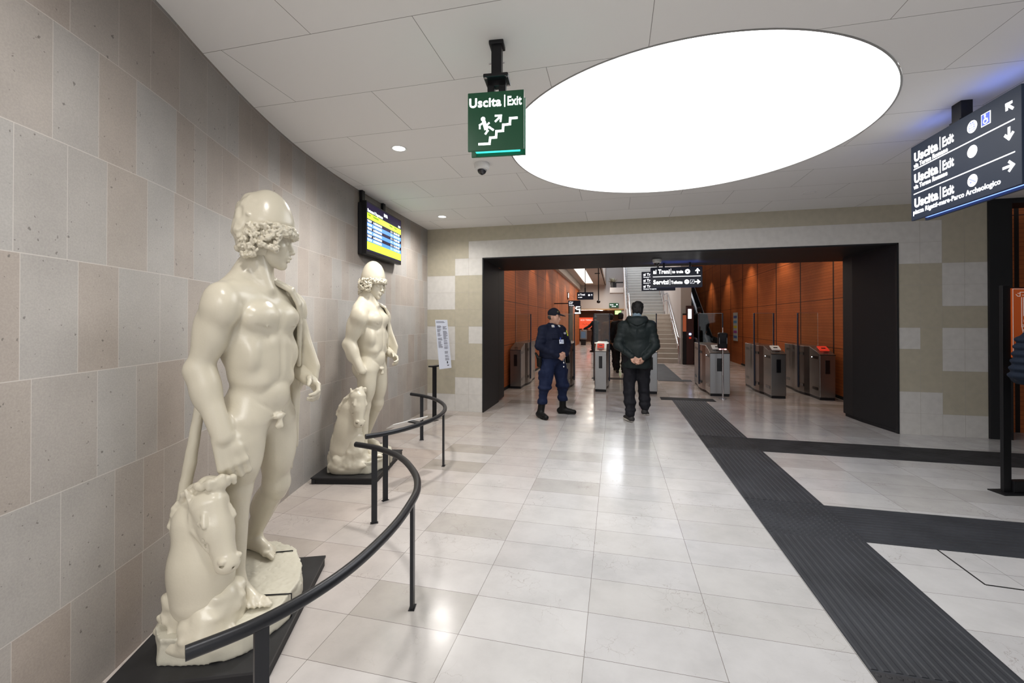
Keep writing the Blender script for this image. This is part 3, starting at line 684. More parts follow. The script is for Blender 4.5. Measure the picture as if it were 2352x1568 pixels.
def statue(first):
    rng = random.Random(7 if first else 11)
    if first:
        t = thing('marble_statue', 'large cream statue of a youth in a domed cap, nearest the camera', 'statue', (-1.76, 1.85, 0), 0, 'cream statues along the wall')
        J = dict(head=V3(.0, .01, 1.915), shR=V3(-.015, -.225, 1.585), elR=V3(-.105, -.255, 1.275), wrR=V3(.010, -.235, .968),
                 shL=V3(-.02, .215, 1.575), elL=V3(-.09, .285, 1.285), wrL=V3(.085, .235, 1.185),
                 hpR=V3(-.005, -.090, 1.01), knR=V3(-.045, -.105, .675), anR=V3(-.02, -.135, .255), toR=V3(.185, -.185, .190),
                 hpL=V3(-.005, .090, .995), knL=V3(-.062, .165, .608), anL=V3(-.30, .245, .255), toL=V3(-.095, .205, .190))
        h = .0062; hy = 40
    else:
        t = thing('marble_statue', 'farther cream statue of a youth in a pointed cap, below the departures screen', 'statue', (-2.415, 3.96, 0), 0, 'cream statues along the wall')
        J = dict(head=V3(.0, .0, 1.865), shR=V3(-.015, -.225, 1.555), elR=V3(-.105, -.255, 1.275), wrR=V3(.02, -.235, 1.015),
                 shL=V3(-.02, .215, 1.555), elL=V3(-.09, .285, 1.265), wrL=V3(.075, .235, 1.155),
                 hpR=V3(-.005, -.090, 1.01), knR=V3(-.035, -.105, .655), anR=V3(-.02, -.135, .255), toR=V3(.185, -.185, .190),
                 hpL=V3(-.005, .090, .995), knL=V3(-.03, .13, .645), anL=V3(-.22, .20, .255), toL=V3(.0, .18, .190))
        h = .0075; hy = -6
    fr = Fr(J['head'] + (V3(.008, .006, 0) if first else V3(0, 0, 0)), (0, 4, hy), 1.12 if first else 1.08)
    S = Sdf(); statue_body(S, J, not first); S.build('figure', M['marble'], t, h)
    S = Sdf(); head(S, fr, ears=False); S.ell((-.01, 0, .04), (.1, .083, .09), k=.01, fr=fr); S.build('head', M['marble'], t, .0036)
    # felt cap, rough at the back
    S = Sdf(); S.ell((-.004, 0, .070), (.113, .103, .075), k=.02, fr=fr); S.ell((.0, 0, .11), (.098, .092, .09), k=.04, fr=fr); S.ell((-.010, 0, .156), (.066, .064, .076), k=.07, fr=fr)
    S.ell((.06 if first else 0, 0, -.02), (.16 if first else .2, .2, .080), k=.006, op='-', fr=fr)
    if first:
        S.ell((-.075, 0, .12), (.055, .07, .085), k=.03, fr=fr); S.ell((-.095, 0, .035), (.042, .075, .07), k=.025, fr=fr); S.ell((-.07, 0, -.02), (.05, .072, .05), k=.02, fr=fr)
        for i in range(46):
            a = rng.uniform(1.9, 4.4); z = rng.uniform(-.06, .16); sh = 1 - max(0, z - .08) * 3.2
            S.ell((.106 * sh * math.cos(a) - .006, .098 * sh * math.sin(a), z), (rng.uniform(.014, .026), rng.uniform(.012, .024), rng.uniform(.010, .020)), (rng.uniform(-60, 60), rng.uniform(-60, 60), rng.uniform(0, 90)), k=.006, fr=fr)
        lo = fr((0, 0, 0)); S.noise(lo + V3(-.22, -.22, -.12), lo + V3(-.012, .1, .24), .010, 38, 3, fade=.03)
    S.build('cap', M['marble'], t, .0040)
    S = Sdf(); S.ell((-.008, 0, .020), (.113, .102, .066), k=.01, fr=fr); S.ell((-.035, 0, -.035), (.075, .080, .06), k=.02, fr=fr)
    S.box((.095, 0, -.055), (.07, .1, .075), r=.01, k=.008, op='-', fr=fr)
    curls(S, fr, rng, 270, 2.3 if first else 3.14); S.noise(J['head'] - .2, J['head'] + .2, .003, 120, 2)
    S.build('hair', M['marble'], t, .0034)
    # cloak over the left shoulder and arm, hanging behind
    S = Sdf(); lz = J['shL'][2] - 1.575
    for q in range(3):
        o = V3(.014 * q, -.022 * q, -.006 * q)
        pts = [(-.10, .02, 1.715), (-.02, .095, 1.725), (.050, .150, 1.675), (.065, .190, 1.60), (.050, .215, 1.50), (.030, .235, 1.38), (.02, .25, 1.27)]
        for a, b in zip(pts, pts[1:]): S.cap(V3(*a) + o + V3(0, 0, lz), V3(*b) + o + V3(0, 0, lz), .012, k=.007)
    for a, b, r in (((.0, .25, 1.55), (.0, .30, 1.20), .06), ((.03, .26, 1.45), (.12, .25, 1.25), .035), ((-.06, .27, 1.5), (-.08, .32, 1.15), .07), ((.02, .27, 1.30), (.10, .25, 1.19), .045)):
        S.cap(V3(*a) + V3(0, 0, lz), V3(*b) + V3(0, 0, lz), r, k=.03, flat=((.3, 1, .1), .45))
    pts = [(-.02, .25, 1.24), (.0, .235, 1.08), (.0, .225, .92), (-.01, .225, .78), (-.012, .22, .68)]
    for i, (a, b) in enumerate(zip(pts, pts[1:])): S.cap(a, b, .050 - .010 * i, .042 - .010 * i, k=.02, flat=((1, .35, 0), .45))
    for q in (-.02, .012): S.cap((q, .245, 1.2), (q - .006, .235, .8), .012, k=.01)
    S.build('cloak', M['marble'], t, .0065)
    # the trailing support behind the hand
    if first:
        S = Sdf(); pts = [(-.105, -.252, 1.10), (-.130, -.252, .98), (-.156, -.252, .85), (-.182, -.255, .745), (-.190, -.26, .66), (-.175, -.27, .56)]
        for i, (a, b) in enumerate(zip(pts, pts[1:])): S.cap(a, b, .022 + .0015 * i, .0235 + .0015 * i, k=.002)
        S.noise((-.4, -.4, .4), (.0, -.1, 1.2), .003, 18, 6); S.build('support', M['marble'], t, .0075)
    # rising horse
    S = Sdf(); y = -.285; E, K = S.ell, S.cap
    if first:
        K((-.045, y, .28), (-.062, y, .60), .120, .096, k=.05); E((-.05, y, .40), (.135, .115, .15), k=.05); E((-.085, y, .60), (.085, .080, .12), (0, 10, 0), k=.04)
        po, mu = V3(.015, y - .020, .690), V3(.135, y - .045, .462)
    else:
        K((-.130, y, .28), (-.050, y, .66), .135, .088, k=.05); E((-.09, y, .45), (.125, .105, .18), k=.05); E((-.055, y, .66), (.09, .075, .12), (0, 20, 0), k=.04)
        po, mu = V3(.030, y - .02, .775), V3(.075, y - .075, .545)
    hd = mu - po; f = unit(V3(.9, -.25, .45) if first else V3(.8, -.45, .25)); sd = unit(np.cross(f, unit(hd)))
    K(po, po + hd * .45, .074, .060, k=.03); K(po + hd * .40, mu, .060, .042, k=.03); E(po + hd * .26 - f * .050, (.080, .064, .090), (0, -25, 0), k=.02)
    K(po + f * .046, po + hd * .9 + f * .030, .034, .022, k=.015); E(mu + f * .008, (.048, .044, .040), k=.018); E(mu + hd * .05 - f * .034, (.030, .032, .024), k=.012)
    for s in (-1, 1):
        E(po + hd * .24 + sd * .056 * s + f * .030, (.019, .014, .013), k=.006); K(po + hd * .14 + sd * .050 * s + f * .042, po + hd * .32 + sd * .060 * s + f * .040, .011, k=.008)
        K(po + hd * .33 + sd * .054 * s + f * .024, po + hd * .24 + sd * .070 * s + f * .016, .005, k=.006)
        E(mu + sd * .030 * s + f * .026, (.013, .010, .011), k=.006, op='-'); E(mu + sd * .034 * s + f * .036 - hd * .05, (.017, .012, .012), k=.008)
        K(po - hd * .10 + sd * .048 * s - f * .012, po - hd * .36 + sd * .066 * s - f * .012, .022, .008, k=.010); E(po - hd * .24 + sd * .066 * s + f * .004, (.010, .011, .022), k=.005, op='-')
        K(po + hd * .30 + sd * .064 * s - f * .045, po + hd * .72 + sd * .046 * s - f * .010, .011, .007, k=.010)
        K(po + hd * .05 + sd * .066 * s - f * .03, po + hd * .42 + sd * .064 * s - f * .075, .008, .008, k=.010)
        for q in range(3): K(po + hd * (.36 + .12 * q) + sd * .055 * s + f * .01, po + hd * (.50 + .12 * q) + sd * .050 * s - f * .012, .005, k=.008, op='-')
    K(mu + f * .04 + hd * .10, mu - f * .05 + hd * .0, .0050, k=.008, op='-')
    # mane: wavy locks over the crest, swept forward between the ears
    cr = [V3(-.165, y, .60), V3(-.135, y, .68), V3(-.085, y, .745), V3(-.020, y, .785), V3(.040, y, .800)] if first else [V3(-.175, y, .62), V3(-.140, y, .70), V3(-.085, y, .765), V3(-.02, y, .825), V3(.035, y, .860)]
    for a_, b_, r_ in ((cr[0], cr[1], .035), (cr[1], cr[2], .040), (cr[2], cr[3], .042), (cr[3], cr[4], .036)): K(a_ - V3(0, 0, .022), b_ - V3(0, 0, .024), r_, r_, k=.02)
    for q in range(6):
        off = V3(.004 * q, -.050 + .020 * q, -.004 * abs(q - 2.5)); prev = None
        for n_ in range(17):
            u = n_ / 16 * 3.999; m_ = int(u); w_ = u - m_; p = cr[m_] * (1 - w_) + cr[m_ + 1] * w_ + off + V3(0, .006 * math.sin(n_ * 1.3 + q), .006 * math.sin(n_ * 1.7 + q * 2))
            if prev is not None: K(prev, p, .0150, .0145, k=.004)
            prev = p
        K(prev, prev + V3(.004, -.006 + .002 * q, -.022), .0145, .011, k=.010)
    for q in range(9 if not first else 6):
        u = q / 9; p = cr[0] * (1 - u) + cr[2] * u + V3(-.01, -.035, .012); K(p, p + V3(.030, -.030, -.055), .013, .005, k=.006)
    S.build('horse', M['marble'], t, .0050 if first else .0058)
    # rock under the horse and the carved ground slab
    S = Sdf()
    if first:
        S.ell((-.050, -.27, .18), (.175, .145, .145), k=.06); S.ell((-.045, -.27, .12), (.195, .150, .10), k=.05); S.cap((-.08, -.28, .25), (.055, -.25, .24), .095, .080, k=.05)
        S.noise((-.4, -.55, .10), (.3, .0, .42), .030, 13, 3, fade=.03); S.noise((-.4, -.55, .1), (.3, 0, .44), .010, 30, 4, fade=.02)
        S.box((0, -.2, -.0395), (1, 1, .10), r=.001, k=.003, op='-'); S.build('rock', M['marble'], t, .0075)
        S = Sdf(); lo, hi = .062, .165
        pol = [(-.19, -.38), (-.10, -.43), (.12, -.375), (.20, -.31), (.225, -.12), (.17, .07), (.08, .19), (-.08, .33), (-.26, .37), (-.37, .27), (-.30, -.05)]
    else:
        S.cap((-.135, -.275, .15), (-.125, -.28, .40), .160, .115, k=.05); S.cap((-.02, -.26, .12), (-.05, -.28, .38), .130, .100, k=.05); S.ell((.06, -.24, .14), (.08, .09, .07), k=.05)
        S.noise((-.4, -.55, .10), (.3, .0, .44), .020, 15, 8, fade=.03); S.noise((-.4, -.55, .1), (.3, 0, .44), .006, 32, 9, fade=.04)
        S.box((0, -.2, -.0395), (1, 1, .10), r=.001, k=.003, op='-'); S.build('rock', M['marble'], t, .0085)
        S = Sdf(); lo, hi = .062, .165
        pol = [(-.235, -.41), (-.08, -.37), (.10, -.36), (.16, -.30), (.215, -.12), (.18, .07), (.10, .19), (-.05, .30), (-.24, .34), (-.33, .2), (-.27, -.2)]
    c = np.mean(pol, 0)
    # polygon slab as a field
    P = np.array(pol)
    def fpoly(X, Y, Z):
        X, Y, Z = np.broadcast_arrays(X, Y, Z); d = np.full(X.shape, -9.)
        for i in range(len(P)):
            a, b = P[i], P[(i + 1) % len(P)]; e = b - a; n = np.array([e[1], -e[0]]) / np.hypot(*e)
            d = np.maximum(d, (X - a[0]) * n[0] + (Y - a[1]) * n[1])
        return np.maximum(d, abs(Z - (lo + hi) / 2) - (hi - lo) / 2) - .004
    S.p.append((fpoly, np.array([*P.min(0), lo]) - .01, np.array([*P.max(0), hi]) + .01, .01, '+'))
    S.noise((-.6, -.6, .0), (.4, .5, hi - .012), .012, 16, 5, fade=.01); S.noise((-.6, -.6, hi - .03), (.4, .5, hi + .03), .0035, 55, 12, ridged=True)
    S.box((0, 0, -.0395), (1, 1, .10), r=.001, k=.002, op='-'); S.build('ground_slab', M['marble_rough'], t, .007)
    # two thin black clamps that hold the slab
    for (ax, ay, bx, by) in ((-.163, .24, -.060, .288), (.10, -.092, .222, -.05)):
        mb = MB(); mb.tube([(ax, ay, .172), (bx, by, .172), (bx, by, .062)], .0035, 8); mb.build('slab_clamp', M['black'], t)
    return t
statue(True); statue(False)

# plinths: thick black plates with a square tube edge
def plinth(pts, label):
    cx = sum(p[0] for p in pts) / 4; cy = sum(p[1] for p in pts) / 4
    t = thing('statue_plinth', label, 'plinth', (cx, cy, 0), 0, 'black statue plinths'); q = [(x - cx, y - cy) for x, y in pts]
    s = [(x * .985, y * .985) for x, y in q]
    MB().prism(q, .048, .060).build('top_plate', M['plinth'], t, bevel=.001)
    mb = MB(); mb.prism(s, .0, .048); mb.build('frame', M['blackmat'], t, bevel=.002)
    a, b = Vector((*q[0], 0)), Vector((*q[1], 0)); d = (b - a).normalized(); n = Vector((d.y, -d.x, 0))
    for p in (a + d * .012, b - d * .038):
        mb = MB()
        MM = Matrix.Translation(p + n * -.006) @ Matrix(((d.x, n.x, 0, 0), (d.y, n.y, 0, 0), (0, 0, 1, 0), (0, 0, 0, 1)))
        mb.box((0, -.0, .006), (.028, .006, .042), M=MM); mb.build('end_cap', M['rubber2'], t)
plinth([(-1.965, 1.27), (-1.40, 1.50), (-1.735, 2.32), (-2.29, 2.09)], 'black plate plinth beneath the nearest statue')
plinth([(-2.73, 3.43), (-2.14, 3.555), (-2.325, 4.43), (-2.90, 4.30)], 'black plate plinth beneath the farther statue')

# curved handrails in front of the statues
def arc_rail(P, posts, label, zr, r=.0205):
    c = P[0]; t = thing('curved_handrail', label, 'handrail', (0, 0, 0), 0, 'curved charcoal handrails')
    path = smooth_path(P, 8); t.location = (path[len(path) // 2][0], path[len(path) // 2][1], 0); o = V3(*t.location)
    MB().tube([(p[0] - o[0], p[1] - o[1], zr) for p in path], r, 20).build('top_rail', M['rail'], t, smooth=True)
    for x, y, a in posts:
        mb = MB(); MM = Matrix.Translation((x - o[0], y - o[1], 0)) @ Matrix.Rotation(a, 4, 'Z'); mb.box((-.021, -.009, 0), (.021, .009, zr - .008), M=MM); pl = mb.build('post', M['rail'], t, bevel=.002)
        mb = MB(); mb.box((-.028, -.016, 0), (.028, .016, .004), M=MM); mb.build('base_plate', M['black'], pl, bevel=.001)
    return t
arc_rail([(-1.185, .975), (-1.085, 1.115), (-1.015, 1.29), (-.98, 1.50), (-.985, 1.78), (-1.025, 2.03), (-1.085, 2.24), (-1.21, 2.46), (-1.44, 2.715), (-1.70, 2.87), (-1.93, 2.93)],
         [(-1.075, 1.13, 1.05), (-1.035, 2.08, 1.8), (-1.745, 2.885, .55)], 'curved charcoal handrail around the nearest statue', .56)
arc_rail([(-1.98, 3.14), (-1.89, 3.25), (-1.80, 3.42), (-1.735, 3.64), (-1.70, 3.88), (-1.735, 4.20), (-1.87, 4.53), (-2.10, 4.83), (-2.35, 5.02), (-2.57, 5.12)],
         [(-1.875, 3.27, 1.0), (-1.735, 4.19, 1.75), (-2.38, 5.035, .5)], 'curved charcoal handrail around the farther statue, carrying a white caption plate', .56)
# caption plate clipped on the farther rail
t = thing('caption_plate', 'small white tilted caption plate fixed on the inner side of the farther curved handrail', 'sign', (-1.86, 3.72, .56), R(68))
mb = MB(); MM = Matrix.Rotation(R(-28), 4, 'X'); mb.box((-.21, 0.0, .010), (.21, .11, .016), M=MM); mb.build('plate', M['white'], t, bevel=.001)
mb = MB(); mb.box((-.03, -.10, -.005), (.03, .03, .006)); mb.build('bracket', M['black'], t)
dk = mat('dark_print', (.05, .05, .06), .6)
mb = MB()
for k in range(2):
    for j in range(9 - k): mb.box((-.18 + .02 * j, .080 - .022 * k, .0160), (-.165 + .02 * j, .086 - .022 * k, .0163), M=MM)
mb.build('print', dk, t)
# ------------------------------------------------------------------ ticket gates
M['steel'] = mat('brushed_steel', (.26, .245, .235), .26, .85, var=.10, vscale=2.5); M['steel2'] = mat('bright_steel', (.42, .42, .42), .28, .9)
M['glass'] = mat('gate_glass', (.85, .93, .90), .03, trans=1, ior=1.45); M['glassedge'] = mat('glass_edge', (.02, .025, .05), .25)
M['screen'] = mat('dark_screen', (.008, .008, .010), .12); M['bezel'] = mat('pale_reader', (.80, .80, .78), .35); M['redlamp'] = mat('red_indicator', (.40, .02, .01), .4, emis=(1, .06, .03), estr=.35)
M['whitelamp'] = mat('white_indicator', (1, 1, 1), .4, emis=(.9, .95, 1), estr=4); M['bluelamp'] = mat('blue_indicator', (.3, .4, 1), .4, emis=(.35, .5, 1), estr=5)
def gate(x, y0, w, label, posts='both', top='white', front='steel', lamps=True):
    """x left edge of the front face, body runs back from y0"""
    t = thing('ticket_gate', label, 'ticket gate', (x + w / 2, y0, 0), 0, 'steel ticket gates across the hall')
    L = 1.75; hw = w / 2; m = M[front]
    # plan with a waist that swells and narrows
    ys = [0, .12, .45, .62, .85, 1.05, 1.30, 1.50, 1.75]; ex = [0, .0, .0, .035, .050, .045, .010, .0, .0]
    left = [(-hw - e, y) for e, y in zip(ex, ys)]; right = [(hw + e, y) for e, y in zip(ex, ys)][::-1]; plan = left + right
    MB().prism([(a * .94, b * .985 + .012) for a, b in plan], 0, .05).build('kick_plate', M['black'], t)
    n = len(plan); mb = MB(); zt = [.86 + (1.0 - .86) * min(1, y / .30) for _, y in plan]
    vs = [(a, b, .05) for a, b in plan] + [(a, b, z) for (a, b), z in zip(plan, zt)]
    fs = [(i, (i + 1) % n, n + (i + 1) % n, n + i) for i in range(n)]; k = len(ys)
    for i in range(k - 1): fs += [(n + i, n + i + 1, n + 2 * k - 2 - i, n + 2 * k - 1 - i), (i, 2 * k - 1 - i, 2 * k - 2 - i, i + 1)]
    mb.add(vs, fs); mb.build('cabinet', m, t, bevel=.006)
    MB().box((-hw * .30, -.004, .50), (hw * .30, .004, .76)).build('display', M['screen'], t, bevel=.002)
    MB().slab([(-.01, .855), (.012, .850), (.012, .862), (-.006, .866)], 'x', -hw - .004, hw + .004).build('front_lip', M['black'], t)
    # reader plate on the slanted lid
    Mx = Matrix.Translation((0, .12, .935)) @ Matrix.Rotation(R(25), 4, 'X')
    mm = {'white': M['bezel'], 'red': M['redlamp'], 'none': None}[top]
    if mm:
        mb = MB(); mb.box((-hw * .62, -.01, -.004), (hw * .62, .16, .018), M=Mx); rd = mb.build('card_reader', mm, t, bevel=.004)
        MB().box((-hw * .28, .05, .018), (hw * .28, .085, .021), M=Mx).build('reader_slot', M['screen'], rd)
    MB().box((-hw * .30, -.07, .0), (hw * .30, -.045, .006), M=Mx).build('ticket_slot', M['screen'], t)
    for s in (-1, 1):
        for y, z in ((.20, .80), (.75, .84), (1.10, .88), (1.52, .88), (.20, .20), (.75, .20), (1.52, .22)):
            e = np.interp(y, ys, ex); mb = MB(); mb.box((s * (hw + e) - .004, y - .12, z - .027), (s * (hw + e) + .004, y + .12, z + .027)); mb.build('sensor_window', M['screen'], t)
        if lamps and s < 0: MB().lathe([(.0, -.006), (.009, -.006), (.009, .006), (0, .006)], (s * (hw + .004), .33, .80), 10).build('indicator', M['whitelamp'], t)
    yp = .86; g0, g1 = -hw - .052, hw + .052
    for s, on in ((-1, posts in ('both', 'left')), (1, posts in ('both', 'right'))):
        if on: MB().box((s * (hw + .058) - .011, yp - .018, .12), (s * (hw + .058) + .011, yp + .018, 1.68)).build('glass_post', M['glassedge'], t, bevel=.002)
    mb = MB(); mb.box((g0, yp - .005, 1.01), (g1, yp + .005, 1.675)); p = mb.build('glass_panel', M['glass'], t)
    MB().box((g0, yp - .006, 1.675), (g1, yp + .006, 1.682)).build('glass_rim', M['steel2'], p)
    return t
gate(-2.29, 9.38, .25, 'steel ticket gate at far left against the terracotta wall', posts='right', top='none')
gate(-1.24, 9.38, .25, 'steel ticket gate half hidden behind the guard in navy uniform', posts='right', top='none')
gate(-.42, 9.37, .24, 'steel ticket gate with a red lit reader standing between the guard and the walking man', top='red', front='steel2')
gate(.60, 9.34, .25, 'steel ticket gate half hidden behind the man in the dark jacket', top='none', front='steel2')
gate(1.86, 9.36, .37, 'wide steel ticket gate with large glass panel, nearest right of the stairs', front='steel2')
gate(2.97, 9.36, .26, 'steel ticket gate, second from the right wall, with white reader')
gate(3.80, 9.35, .26, 'steel ticket gate at far right by the terracotta wall with red reader', posts='left', top='red')
# handheld validator on a chrome stand
t = thing('validator_stand', 'chrome pole with a black card validator in front of the wide gate', 'validator', (2.03, 9.06, 0))
MB().lathe([(0, 0), (.075, 0), (.075, .008), (.03, .016), (.0, .016)], n=24).build('base', M['chrome'], t, smooth=True)
MB().lathe([(0, .01), (.016, .01), (.016, 1.38), (0, 1.385)], n=16).build('pole', M['chrome'], t, smooth=True)
S = Sdf(); S.box((-.01, -.03, 1.13), (.085, .05, .155), (8, 0, 0), r=.03, k=.01); d = S.build('validator', M['black'], t, .006)
mb = MB(); MM = Matrix.Translation((-.01, -.082, 1.15)) @ Matrix.Rotation(R(8), 4, 'X'); mb.box((-.055, -.003, -.07), (.055, .003, .10), M=MM); mb.build('screen', M['screen'], d, bevel=.002)
for s in (-1, 1):
    mb = MB(); mb.box((-.01 + s * .066 - .003, -.086, 1.07), (-.01 + s * .066 + .003, -.080, 1.26)); mb.build('trim_line', M['steel2'], d)
    mb = MB(); mb.box((-.01 + s * .045 - .018, -.06, .955), (-.01 + s * .045 + .018, -.04, .972)); mb.build('red_lamp', mat('pink_glow', (1, .4, .4), .4, emis=(1, .45, .45), estr=4), d)

# ------------------------------------------------------------------ stairs, escalator and the far end of the hall
M['step'] = mat('limestone_steps', (.50, .45, .40), .5, var=.06, vscale=4); M['step2'] = mat('grey_steps', (.36, .355, .34), .5, var=.06, vscale=4)
t = thing('staircase', 'wide pale stone staircase climbing behind the gates beside the escalator', 'stairs', (1.41, 16.4, 0))
x0, x1 = -.86, .86; rs, tr = .165, .30; mb = MB(); prof = [(0, 0)]
for i in range(11): prof += [(i * tr, (i + 1) * rs), ((i + 1) * tr, (i + 1) * rs)]
prof[-1] = (11 * tr + 1.5, 11 * rs); prof += [(11 * tr + 1.5, 0)]
mb.slab(prof, 'x', x0, x1); fl = mb.build('lower_flight', M['step'], t)
mb = MB()
for i in range(11): mb.box((x0, i * tr - .012, (i + 1) * rs - .03), (x1, i * tr + .0, (i + 1) * rs + .001))
mb.build('step_nosing', mat('step_nosing', (.60, .56, .50), .5), fl)
mb = MB(); y = 11 * tr + 1.5; z = 11 * rs; prof = [(y, z - .3)]
for i in range(24): prof += [(y + i * tr, z + (i + 1) * rs), (y + (i + 1) * tr, z + (i + 1) * rs)]
prof += [(y + 24 * tr, z + 23 * rs)]; mb.slab(prof, 'x', x0, x1); fu = mb.build('upper_flight', M['step2'], t)
mb = MB()
for i in range(24): mb.box((x0, y + i * tr - .012, z + (i + 1) * rs - .028), (x1, y + i * tr, z + (i + 1) * rs + .001))
mb.build('step_nosing', mat('grey_nosing', (.52, .51, .49), .5), fu)
mb = MB(); mb.slab([(0, 0), (0, .25), (11 * tr, 11 * rs + .25), (y, 11 * rs + .25), (y + 24 * tr, z + 24 * rs + .25), (y + 24 * tr, z + 22 * rs - .3), (y, 0)], 'x', x0 - .06, x0 - .002); mb.build('side_wall', M['hallwhite'], t)
for s in (-1, 1):
    for dz in (.92, .62):
        o = s * .80; P = [(o, -.25, dz - .0), (o, .05, dz + .05), (o, 11 * tr, 11 * rs + dz), (o, y - .1, z + dz), (o, y + 24 * tr, z + 24 * rs + dz)]
        MB().tube(P, .021, 10).build('handrail', M['chrome'], t, smooth=True)
    pi = 0
    for yy in (.0, 1.65, 3.3, 4.7, 6.5, 8.5):
        zz = yy / tr * rs if yy < 3.3 else (z if yy < y else z + (yy - y) / tr * rs)
        MB().tube([(s * .80, yy, zz), (s * .80, yy, zz + .92)], .018, 8).build('baluster', M['chrome'], t, smooth=True)
for s in (-1, 1): MB().tube([(s * .80, -.25, .92), (s * .80, -.25, .0)], .018, 8).build('end_post', M['chrome'], t)

t = thing('escalator', 'black escalator with steel edged balustrades beside the right terracotta wall', 'escalator', (3.06, 17.0, 0)); t.scale = (.62, 1, 1); sl = math.tan(R(30))
mb = MB(); prof = [(-1.2, .0), (-1.2, .02), (0, .02)]
for i in range(26): prof += [(i * .4, .02 + (i + 1) * .4 * sl * .99), ((i + 1) * .4, .02 + (i + 1) * .4 * sl * .99)]
prof += [(10.4, 4.6), (.6, 0)]; mb.slab(prof, 'x', -.5, .5); mb.build('steps', mat('escalator_step', (.035, .035, .038), .45, .5), t)
for s in (-1, 1):
    mb = MB(); mb.slab([(-1.3, 0), (-1.3, .12), (-.2, .14), (10.4, 10.6 * sl + .14), (10.4, 10.6 * sl - .5), (.7, 0)], 'x', s * .50, s * .66); b = mb.build('skirt', M['black'], t)
    mb = MB(); mb.slab([(-1.35, .12), (-1.5, .45), (-1.35, .88), (-.2, .92), (10.4, 10.6 * sl + .92), (10.4, 10.6 * sl + .1), (-.2, .13)], 'x', s * .575 - .005, s * .575 + .005); mb.build('glass_side', mat('tinted_glass', (.05, .055, .06), .06), t)
    MB().tube([(s * .575, -1.30, .12), (s * .575, -1.50, .30), (s * .575, -1.52, .62), (s * .575, -1.36, .90), (s * .575, -.2, .95), (s * .575, 10.4, 10.6 * sl + .95)], .034, 12).build('moving_handrail', mat('rubber_handrail', (.02, .02, .02), .3), t, smooth=True)
    MB().slab([(-.2, .80), (-.2, .90), (10.4, 10.6 * sl + .90), (10.4, 10.6 * sl + .80)], 'x', s * .575 - .02, s * .575 + .02).build('edge_strip', M['chrome'], t)
    MB().slab([(-.2, .14), (-.2, .26), (10.4, 10.6 * sl + .26), (10.4, 10.6 * sl + .14)], 'x', s * .575 - .06, s * .575 + .02).build('edge_strip', M['chrome'], t)

# signal columns at the foot of the escalator
t = thing('signal_column', 'dark column with white lit symbol and a blue lamp at the escalator foot', 'column', (2.42, 16.05, 0))
MB().box((.0, -.06, 0), (.24, .10, 2.05)).build('body', mat('maroon_panel', (.065, .025, .022), .3), t, bevel=.004)
MB().box((-.12, -.06, 0), (.0, .02, 1.78)).build('side_panel', M['black'], t, bevel=.003)
MB().box((-.115, -.064, 1.15), (-.005, -.058, 1.72)).build('notice', mat('orange_notice', (.45, .12, .06), .5, emis=(1, .25, .1), estr=.15), t)
MB().box((.055, -.066, 1.60), (.165, -.058, 1.93)).build('lit_symbol', M['whitelamp'], t, bevel=.01)
for z, m in ((1.06, 'bluelamp'), (.93, 'redlamp')): MB().lathe([(0, -.035), (.035, -.03), (.04, 0), (.035, .03), (0, .035)], (.12, -.07, z), 14).build('lamp', M[m], t)

# far end: poster, counter, ledge with plant, small notices
t = thing('wall_poster', 'orange red poster with white writing on the far back wall', 'poster', (-2.15, 29.55, 0))
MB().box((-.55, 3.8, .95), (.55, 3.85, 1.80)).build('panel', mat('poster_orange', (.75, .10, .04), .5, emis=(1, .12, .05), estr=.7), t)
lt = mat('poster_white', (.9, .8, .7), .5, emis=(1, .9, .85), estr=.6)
text('ICO TERRA', .17, (-.42, 3.79, 1.55), lt, t, extrude=.002, bold=.004); 
mb = MB()
for i in range(6): mb.box((-.25 + .13 * i, 3.785, 1.28 - .05 * (i % 2)), (-.19 + .13 * i, 3.79, 1.33 - .05 * (i % 2)))
mb.build('print', mat('poster_dark', (.5, .05, .02), .5), t)
t = thing('counter', 'long dark brown counter under the orange poster', 'counter', (-1.3, 32.6, 0)); br = mat('brown_lacquer', (.07, .035, .025), .35)
MB().box((-1.2, 0, 0), (.9, .5, .82)).build('body', br, t, bevel=.01); MB().box((-1.25, -.05, .82), (.95, .5, .87)).build('worktop', mat('counter_top', (.20, .13, .10), .3), t, bevel=.005)
t = thing('waste_bin', 'grey blue wall bin at the end of the left terracotta wall', 'bin', (-1.95, 27.6, 0))
S = Sdf(); S.box((0, 0, .66), (.22, .13, .30), r=.06, k=.01); S.build('body', mat('bin_grey', (.16, .17, .18), .4), t, .02); MB().box((-.14, -.138, .45), (.14, -.128, .85)).build('front_panel', mat('bin_blue', (.12, .22, .36), .3), t, bevel=.01)
MB().box((-.16, -.02, 0), (.16, .02, .38)).build('leg', M['black'], t)
structure(MB().box((-.27, 24, 3.06), (.46, 25, 3.34)).build('trim_7', M['hallwhite']))
t = thing('potted_plant', 'small plant in a dark pot on the high white ledge', 'plant', (-.10, 24.75, 3.34)); MB().lathe([(0, 0), (.13, 0), (.15, .36), (.12, .36), (0, .33)], n=16).build('pot', M['black'], t, smooth=True)
rg = random.Random(3); mb = MB()
for i in range(60):
    a = rg.uniform(0, 6.28); l = rg.uniform(.15, .42); e = rg.uniform(.4, 1.4); p = Vector((math.cos(a) * .05, math.sin(a) * .05, .33)); d = Vector((math.cos(a) * math.cos(e), math.sin(a) * math.cos(e), math.sin(e))); w = Vector((-math.sin(a), math.cos(a), 0)) * .035
    mb.add([p, p + d * l * .5 + w, p + d * l + Vector((0, 0, -.04)), p + d * l * .5 - w], [(0, 1, 2, 3)])
mb.build('foliage', mat('dry_leaf', (.28, .27, .20), .7), t, fix=False)
